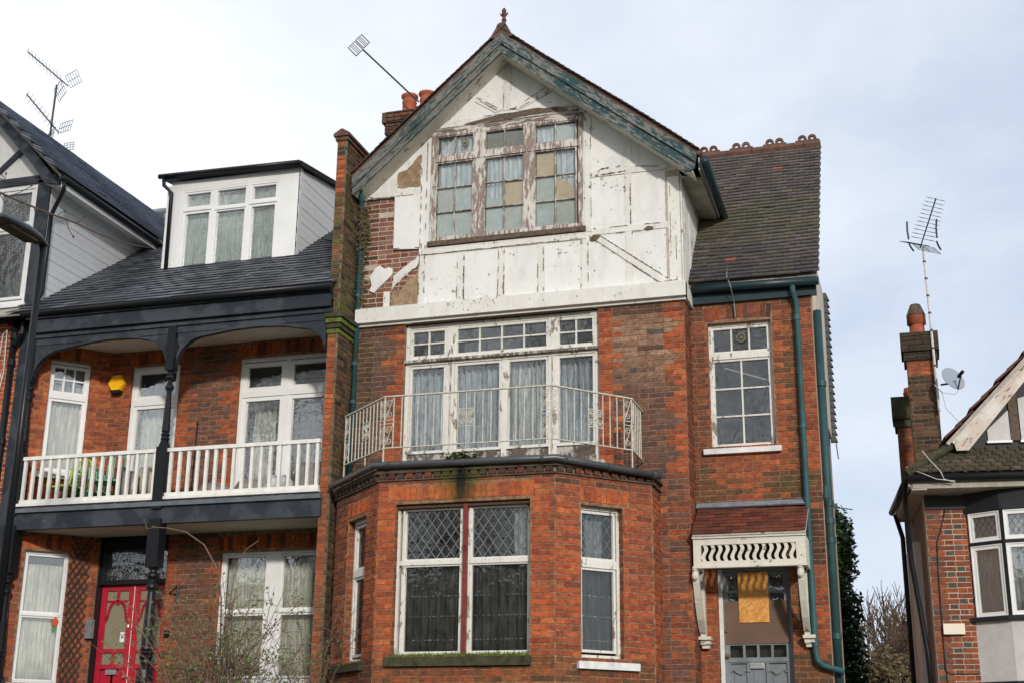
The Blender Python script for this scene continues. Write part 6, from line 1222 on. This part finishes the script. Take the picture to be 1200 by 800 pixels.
def chair(x,y,z,rz,mat,lab):
    t=thing('garden_chair',lab,'chair',(x,y,z)); t.rotation_euler=(0,0,0); f=Fr((x,y),(math.cos(rz),math.sin(rz)))
    m=MB(); m.box(f,-.21,.21,z+.40,z+.425,-.2,.2); m.build('seat',mat,t)
    for k in range(5): m=MB(); u=-.17+.085*k; m.tube([f.p(u,z+.42,-.2),f.p(u,z+.62,-.22),f.p(u*.9,z+.84,-.26)],.012,5); m.build('back_slat',mat,t)
    m=MB(); m.tube([f.p(-.2,z+.42,-.2),f.p(-.2,z+.75,-.24),f.p(-.12,z+.86,-.26),f.p(.12,z+.86,-.26),f.p(.2,z+.75,-.24),f.p(.2,z+.42,-.2)],.014,6); m.build('back_frame',mat,t)
    for a,b in((-.19,-.19),(.19,-.19),(-.19,.19),(.19,.19)): m=MB(); m.tube([f.p(a,z,b*1.1),f.p(a,z+.41,b)],.016,6); m.build('leg',mat,t)
    for s in(-1,1): m=MB(); m.tube([f.p(s*.22,z+.42,.18),f.p(s*.23,z+.62,.16),f.p(s*.23,z+.63,-.22)],.014,6); m.build('armrest',mat,t)
    return t
chair(-11.15,16.85,5.1,.3,M['green_plastic'],'green plastic garden chair on the loggia balcony under the alarm box'); chair(-11.72,16.72,5.02,-.2,M['lime_plastic'],'low lime green framed chair at the left of the balcony')
chair(-11.42,16.95,4.96,.9,M['green_plastic'],'second green plastic chair, lower and left of the tall one')
def lump(name,lab,cat,c,s,mat,seed,group=None):
    import mathutils
    t=bmesh_sphere=None; m=MB(); n1,n2=14,9; c=Vector(c); r_=random.Random(seed); of=Vector((r_.uniform(0,9),r_.uniform(0,9),0)); 
    for i in range(n2+1):
        ph=math.pi*i/n2
        for j in range(n1):
            a=2*math.pi*j/n1; d=Vector((math.sin(ph)*math.cos(a),math.sin(ph)*math.sin(a),math.cos(ph))); k=1+.28*mathutils.noise.noise(d*1.8+of)+.10*mathutils.noise.noise(d*5+of); z=d.z*s[2]*k; z=max(z,-s[2]*.55)
            m.v.append(c+Vector((d.x*s[0]*k,d.y*s[1]*k,z)))
    for i in range(n2):
        for j in range(n1): m.f.append((i*n1+j,i*n1+(j+1)%n1,(i+1)*n1+(j+1)%n1,(i+1)*n1+j)); m.c.append(None)
    return m.build(name,mat,None,label=lab,cat=cat,group=group,smooth=True)
lump('plastic_sack','low dark grey sack at the left end of the right balcony','sack',(-9.42,16.85,5.22),(.30,.2,.20),'bag',1); lump('plastic_sack','crumpled grey sack left of the balcony door frame','sack',(-8.86,16.8,5.22),(.24,.2,.22),'bag',2); lump('plastic_sack','pale grey sack in front of the balcony doors','sack',(-8.42,16.82,5.24),(.28,.2,.24),'cur_dull',3); lump('plastic_sack','tallest grey sack at the right end of the balcony','sack',(-7.92,16.8,5.30),(.26,.2,.33),'bag',4)
lump('cushion','beige cushion leaning by the balcony door beside the column','cushion',(-10.52,16.9,5.42),(.13,.12,.30),'cushion',5); lump('cushion','brownish grey cushion beside the green chair','cushion',(-10.82,16.85,5.40),(.20,.12,.28),'bag',6)
t_=thing('sun_catcher','small red and green sun catcher hung in the slim ground floor window','ornament',tuple(KF.p(KD[1]-.12,3.6,-.1))); m_=MB(); f_=KF; m_.prism(f_,[(KD[1]-.15,3.60),(KD[1]-.10,3.66),(KD[1]-.05,3.60),(KD[1]-.10,3.50)],-.065,-.055); m_.build('red_glass','toy',t_); m_=MB(); m_.prism(f_,[(KD[1]-.13,3.50),(KD[1]-.10,3.54),(KD[1]-.07,3.50),(KD[1]-.10,3.43)],-.065,-.055); m_.build('green_glass','toy2',t_)
# street lamp
t_=thing('street_lamp','dark street lamp with flat lantern head on a slim pole at the far left','street lamp',(-9.06,12,0)); m_=MB(); m_.tube([(-9.06,12,-.05),(-9.06,12,3.0)],.06,10); m_.tube([(-9.06,12,3.0),(-9.06,12,7.12)],.040,10); m_.build('pole','black',t_,smooth=True)
m_=MB(); e=Vector((-9.06,12,7.10)); d=Vector((-.10,-1,.06)).normalized(); y=Vector((1,-.1,0)).normalized(); n=d.cross(y); n=n if n.z>0 else -n
ring=[(-.04,.045,.03),(.04,.075,.05),(.14,.12,.075),(.36,.150,.095),(.58,.145,.085),(.72,.11,.06),(.80,.05,.03)]
o=len(m_.v); K_=10
for s,wd_,h_ in ring:
    for j in range(K_): a=2*math.pi*j/K_; m_.v.append(e+d*s+y*wd_*math.cos(a)+n*(h_*math.sin(a) if math.sin(a)>0 else .35*h_*math.sin(a)))
for i in range(len(ring)-1):
    for j in range(K_): m_.f.append((i*K_+j,i*K_+(j+1)%K_,(i+1)*K_+(j+1)%K_,(i+1)*K_+j)); m_.c.append(None)
m_.f.append(tuple(range(K_-1,-1,-1))); m_.f.append(tuple((len(ring)-1)*K_+j for j in range(K_))); m_.c+=[None,None]; m_.build('lantern','lamp_case',t_,smooth=True)
m_=MB(); m_.hexa([e+d*.18-y*.08-n*.045,e+d*.6-y*.08-n*.045,e+d*.6+y*.08-n*.045,e+d*.18+y*.08-n*.045,e+d*.18-y*.08-n*.02,e+d*.6-y*.08-n*.02,e+d*.6+y*.08-n*.02,e+d*.18+y*.08-n*.02]); m_.build('lens','cement',t_); m_=MB(); m_.tube([e+Vector((0,0,-.3)),e,e+d*.12],.038,8); m_.build('spigot','black',t_)
# ================================================================ trees and plants
def branchy(m,p,d,L_,r,depth,rg,spread=.55,up=.12,tips=None,kids=(2,4),minr=.004,seg=3,ns=4):
    pts=[p]; rr=[r]; q=p.copy(); dd=d.copy()
    for i in range(seg):
        dd=(dd+Vector((rg.gauss(0,.10),rg.gauss(0,.10),rg.gauss(0,.06)+up*.3))).normalized(); q=q+dd*L_/seg; pts.append(q.copy()); rr.append(r*(1-.45*(i+1)/seg))
    m.tube(pts,rr,ns if r>.02 else 3,caps=False)
    if depth==0:
        if tips is not None: tips.append((pts[-1],dd))
        return
    for k in range(rg.randint(*kids)):
        t=rg.uniform(.35,1); i=min(seg-1,int(t*seg)); b=pts[i].lerp(pts[i+1],t*seg-i) if i<seg else pts[-1]
        ax=Vector((rg.gauss(0,1),rg.gauss(0,1),rg.gauss(0,.6))).normalized(); nd=(dd+ax*spread*rg.uniform(.7,1.5)+Vector((0,0,up))).normalized()
        branchy(m,b,nd,L_*rg.uniform(.6,.8),max(minr,rr[i]*rg.uniform(.45,.65)),depth-1,rg,spread,up,tips,kids,minr,seg,ns)
    nd=(dd+Vector((rg.gauss(0,.15),rg.gauss(0,.15),.05))).normalized(); branchy(m,pts[-1],nd,L_*.78,max(minr,rr[-1]*.9),depth-1,rg,spread,up,tips,kids,minr,seg,ns)
def bare_tree(x,y,z,h,seed,label,group=None,r=.2,depth=6,mat='twig',kids=(2,3),minr=.006,name='bare_tree'):
    rg=random.Random(seed); t=thing(name,label,'tree',(x,y,z),group); m=MB(); top=Vector((x+rg.uniform(-.3,.3),y,z+h*.32)); m.tube([(x,y,z-.2),(x,y,z+h*.15),top],[r*1.2,r,r*.8],8,caps=False); m.build('trunk','bark',t)
    m=MB()
    for k in range(5):
        a=2*math.pi*k/5+rg.uniform(-.4,.4); d=Vector((math.cos(a)*.6,math.sin(a)*.6,1)).normalized(); branchy(m,top-Vector((0,0,rg.uniform(0,h*.05))),d,h*.22,r*.5,depth,rg,kids=kids,minr=minr)
    o=m.build('crown',mat,t); return t
def copytree(t,loc,rz,label,group=None,s=1):
    c=t.copy(); C.objects.link(c); c.location=loc; c.rotation_euler=(0,0,rz); c.scale=(s,s,s); c['label']=label
    if group: c['group']=group
    for ch in t.children: k=ch.copy(); C.objects.link(k); k.parent=c
    return c
T0=bare_tree(-6.5,-7,-.1,25,11,'tall bare plane tree across the street, behind the viewer, seen mirrored in the panes',group='street trees across the road',r=.36,depth=5,minr=.011)
for (x,y,rz,s) in((-13,-6.5,1.3,1.0),(-20,-7,2.6,1.05),(-27,-6.5,4.1,1.0),(-35,-7,5.2,1.0)): copytree(T0,(x,y,-.1),rz,'tall bare plane tree across the street, behind the viewer, seen mirrored in the panes','street trees across the road',s)
for i,x in enumerate((-38,-30,-22,-14,-6,2,10)):
    t_=thing('opposite_house','plain brick house across the road behind the viewer, seen only as a dark reflection','house',(x,-19,-.1),'houses across the road'); f_=Fr((x+3.6,-15),(-1,0))
    m_=MB(); m_.box(f_,0,7.2,-.2,6.4,-8,0); m_.build('wall','side_brown',t_); m_=MB(); m_.add([(x-3.7,-14.7,6.3),(x+3.7,-14.7,6.3),(x+3.7,-19,9.4),(x-3.7,-19,9.4),(x-3.7,-23.3,6.3),(x+3.7,-23.3,6.3)],[(0,1,2,3),(3,2,5,4),(0,3,4),(1,5,2)]); m_.build('roof','moss_tile',t_)
    for u in(.8,2.9,5.0):
        for z in(.9,3.8): m_=MB(); m_.box(f_,u,u+1.3,z,z+1.5,0,.04); W_=m_.build('window','upvc',t_); m_=MB(); m_.box(f_,u+.1,u+1.2,z+.1,z+1.4,.04,.05); m_.build('pane','dark',W_)
# far bare trees and scrub to the right of the house
bare_tree(-1.35,44,1.9,5.6,21,'bare tree nearest the ivy, between the two houses',r=.13,depth=4,minr=.016); bare_tree(-.75,50,1.9,6.2,33,'slender bare tree in the middle of the gap between the houses',r=.12,depth=4,minr=.018); bare_tree(-.35,42,1.9,4.9,5,'low bare tree close to the right house pipe',r=.10,depth=4,minr=.014)
def leafcloud(m,c,rad,n,rg,s=(.05,.11),flat=.6):
    for i in range(n):
        d=Vector((rg.gauss(0,1),rg.gauss(0,1),rg.gauss(0,1))).normalized()*rg.uniform(.35,1)**.6; p=Vector(c)+Vector((d.x*rad[0],d.y*rad[1],d.z*rad[2])); a=Vector((rg.gauss(0,1),rg.gauss(0,1),rg.gauss(0,.6))).normalized(); b=a.cross(Vector((rg.gauss(0,1),rg.gauss(0,1),rg.gauss(0,1)))).normalized(); k=rg.uniform(*s)
        m.add([p-a*k,p+b*k*.5,p+a*k,p-b*k*.5],[(0,1,2,3)])
rg=random.Random(3); t_=thing('ivy_covered_tree','dark ivy covered tree just beyond the right corner of the derelict house','tree',(-1.75,25.5,1.9)); m_=MB(); m_.tube([(-1.8,25.5,1.8),(-1.85,25.5,4.0),(-1.85,25.5,5.6)],[.25,.2,.1],8); m_.build('trunk','bark',t_); m_=MB()
for k in range(120):
    z=rg.uniform(1.9,6.0); w_=1.05-.27*max(0,z-3); leafcloud(m_,(-1.60+rg.uniform(-.5,.34)*w_,25.5+rg.uniform(-.4,.4),z),(.33,.36,.36),190,rg,(.03,.075))
m_.build('crown','ivy',t_,kind='stuff')
t_=thing('scrub_bank','mass of brown winter scrub below the bare trees between the houses','shrubs',(-1.5,36,1.9)); t_['kind']='stuff'; m_=MB()
for k in range(150):
    x=rg.uniform(-5.5,3.0); leafcloud(m_,(x,36+rg.uniform(-1.5,1.5),rg.uniform(1.9,4.7+.4*math.sin(x*2.3)+.2*math.sin(x*7))),(.5,.5,.42),150,rg,(.04,.11))
m_.build('scrub_foliage','scrub',t_,kind='stuff')
# shrub in front of the left house
rg=random.Random(9); t_=thing('garden_shrub','leggy twiggy shrub with a few small leaves in front of the left sash window','shrub',(-8.6,15.5,1.9)); m_=MB(); tips=[]
def stem(p,d,L_,r,bend,rg,seg=9):
    pts=[Vector(p)]; q=Vector(p); d=Vector(d).normalized()
    for i in range(seg): d=(d+Vector(bend)*(1/seg)+Vector((rg.gauss(0,.05),rg.gauss(0,.05),rg.gauss(0,.04)))).normalized(); q=q+d*L_/seg; pts.append(q.copy())
    return pts,[r*(1-.7*i/seg) for i in range(seg+1)]
lv=[]
for k in range(110):
    x=rg.gauss(-8.45,.30); p,rr=stem((x,15.45+rg.uniform(-.25,.3),1.9),(rg.gauss((x+8.45)*.3,.17),rg.gauss(0,.12),1),rg.uniform(.9,2.1),rg.uniform(.006,.011),(rg.gauss((x+8.45)*.6,.32),rg.gauss(0,.2),-.25),rg); m_.tube(p,rr,4,caps=False); lv+=p[4:]
    for j in range(5):
        i=rg.randint(3,8); q,r2=stem(p[i],(rg.gauss(0,.8),rg.gauss(0,.4),rg.uniform(.2,1)),rg.uniform(.15,.5),.0045,(rg.gauss(0,.4),0,-.2),rg,5); m_.tube(q,r2,3,caps=False); lv+=q[2:]
p=[Vector(q) for q in((-8.38,15.4,1.9),(-8.36,15.4,2.8),(-8.38,15.35,3.6),(-8.42,15.3,3.95),(-8.62,15.25,4.28),(-8.86,15.2,4.44),(-9.12,15.2,4.50),(-9.32,15.2,4.52),(-9.42,15.2,4.50),(-9.46,15.2,4.60))]; m_.tube(p,[.012,.012,.011,.010,.009,.008,.007,.006,.005,.004],5); lv+=[p[7],p[8],p[8],p[9],p[9]]
p=[Vector(q) for q in((-8.3,15.4,1.9),(-8.33,15.4,3.0),(-8.25,15.4,3.9),(-8.12,15.4,4.22),(-7.95,15.4,4.33))]; m_.tube(p,.007,4)
m_.build('stems','stem',t_,kind='stuff'); m_=MB()
for q in lv:
    if rg.random()<.62:
        for j in range(rg.randint(1,2)): 
            c=q+Vector((rg.gauss(0,.02),rg.gauss(0,.02),rg.gauss(0,.02))); a=Vector((rg.gauss(0,1),rg.gauss(0,1),rg.gauss(0,.7))).normalized(); b=a.orthogonal().normalized(); k=rg.uniform(.014,.032); m_.add([c-a*k,c+b*k*.45,c+a*k,c-b*k*.45],[(0,1,2,3)])
m_.build('leaves','leaf',t_,kind='stuff')
t_=thing('climbing_shrub','thin brambly stems climbing the pier left of the bay window','shrub',(-7.4,15.9,1.9)); m_=MB(); lv=[]
for k in range(16):
    p,rr=stem((-7.35+rg.gauss(0,.12),15.95+rg.uniform(-.1,.1),1.9),(rg.gauss(0,.12),0,1),rg.uniform(1.1,2.1),.007,(rg.gauss(.1,.5),0,-.2),rg); m_.tube(p,rr,4,caps=False); lv+=p[3:]
    for j in range(4): i=rg.randint(4,8); q,r2=stem(p[i],(rg.gauss(0,.9),rg.gauss(0,.2),rg.uniform(-.3,.9)),rg.uniform(.15,.45),.004,(0,0,-.3),rg,4); m_.tube(q,r2,3,caps=False); lv+=q[2:]
m_.build('stems','stem',t_,kind='stuff'); m_=MB()
for q in lv:
    if rg.random()<.6: a=Vector((rg.gauss(0,1),rg.gauss(0,1),rg.gauss(0,.7))).normalized(); b=a.orthogonal().normalized(); k=rg.uniform(.014,.032); m_.add([q-a*k,q+b*k*.45,q+a*k,q-b*k*.45],[(0,1,2,3)])
m_.build('leaves','leaf',t_,kind='stuff')
# street tree whose twig hangs into the top left
t_=thing('street_tree','street tree whose budding twig crosses in front of the far left gable','tree',(-10.4,10.6,0)); m_=MB(); m_.tube([(-10.4,10.6,-.1),(-10.4,10.6,3),(-10.3,10.6,6)],[.16,.13,.09],8); m_.build('trunk','bark',t_)
m_=MB()
def tw(pxs,Y,r0):  # pixel path turned into points in a vertical plane at depth Y
    out=[]
    for x,y in pxs:
        d=CAMR@Vector(((x-600),-(y-400),-1604.)); out.append(CAMP+d*(Y/d.y))
    return out
mainp=[Vector((-10.3,10.6,6.0)),Vector((-10.3,10.9,6.9))]+tw([(-30,212),(0,226),(30,239),(60,251),(90,262),(120,276),(150,286),(176,291)],11,0)
m_.tube(mainp,[.09,.03]+[.014,.013,.012,.010,.009,.007,.006,.004],5)
m_.build('bough','twig',t_)
for path in([(-10,205),(8,213),(30,212),(55,210)],[(12,230),(25,225),(37,218)],[(66,254),(72,249),(76,248)],[(78,258),(80,268),(86,278)],[(88,262),(95,259),(99,255)],[(0,228),(4,235),(6,237)],[(40,243),(41,249),(43,247)],[(55,250),(57,253),(58,251)],[(2,205),(6,211),(7,204)]):
    m_=MB(); p=tw(path,11,0); m_.tube(p,[.006,.005,.004,.004][:len(p)],4); m_.lathe(p[-1]-Vector((0,0,.012)),[(.002,0),(.011,.010),(.012,.018),(.002,.03)],6); m_.build('twig','twig',t_)
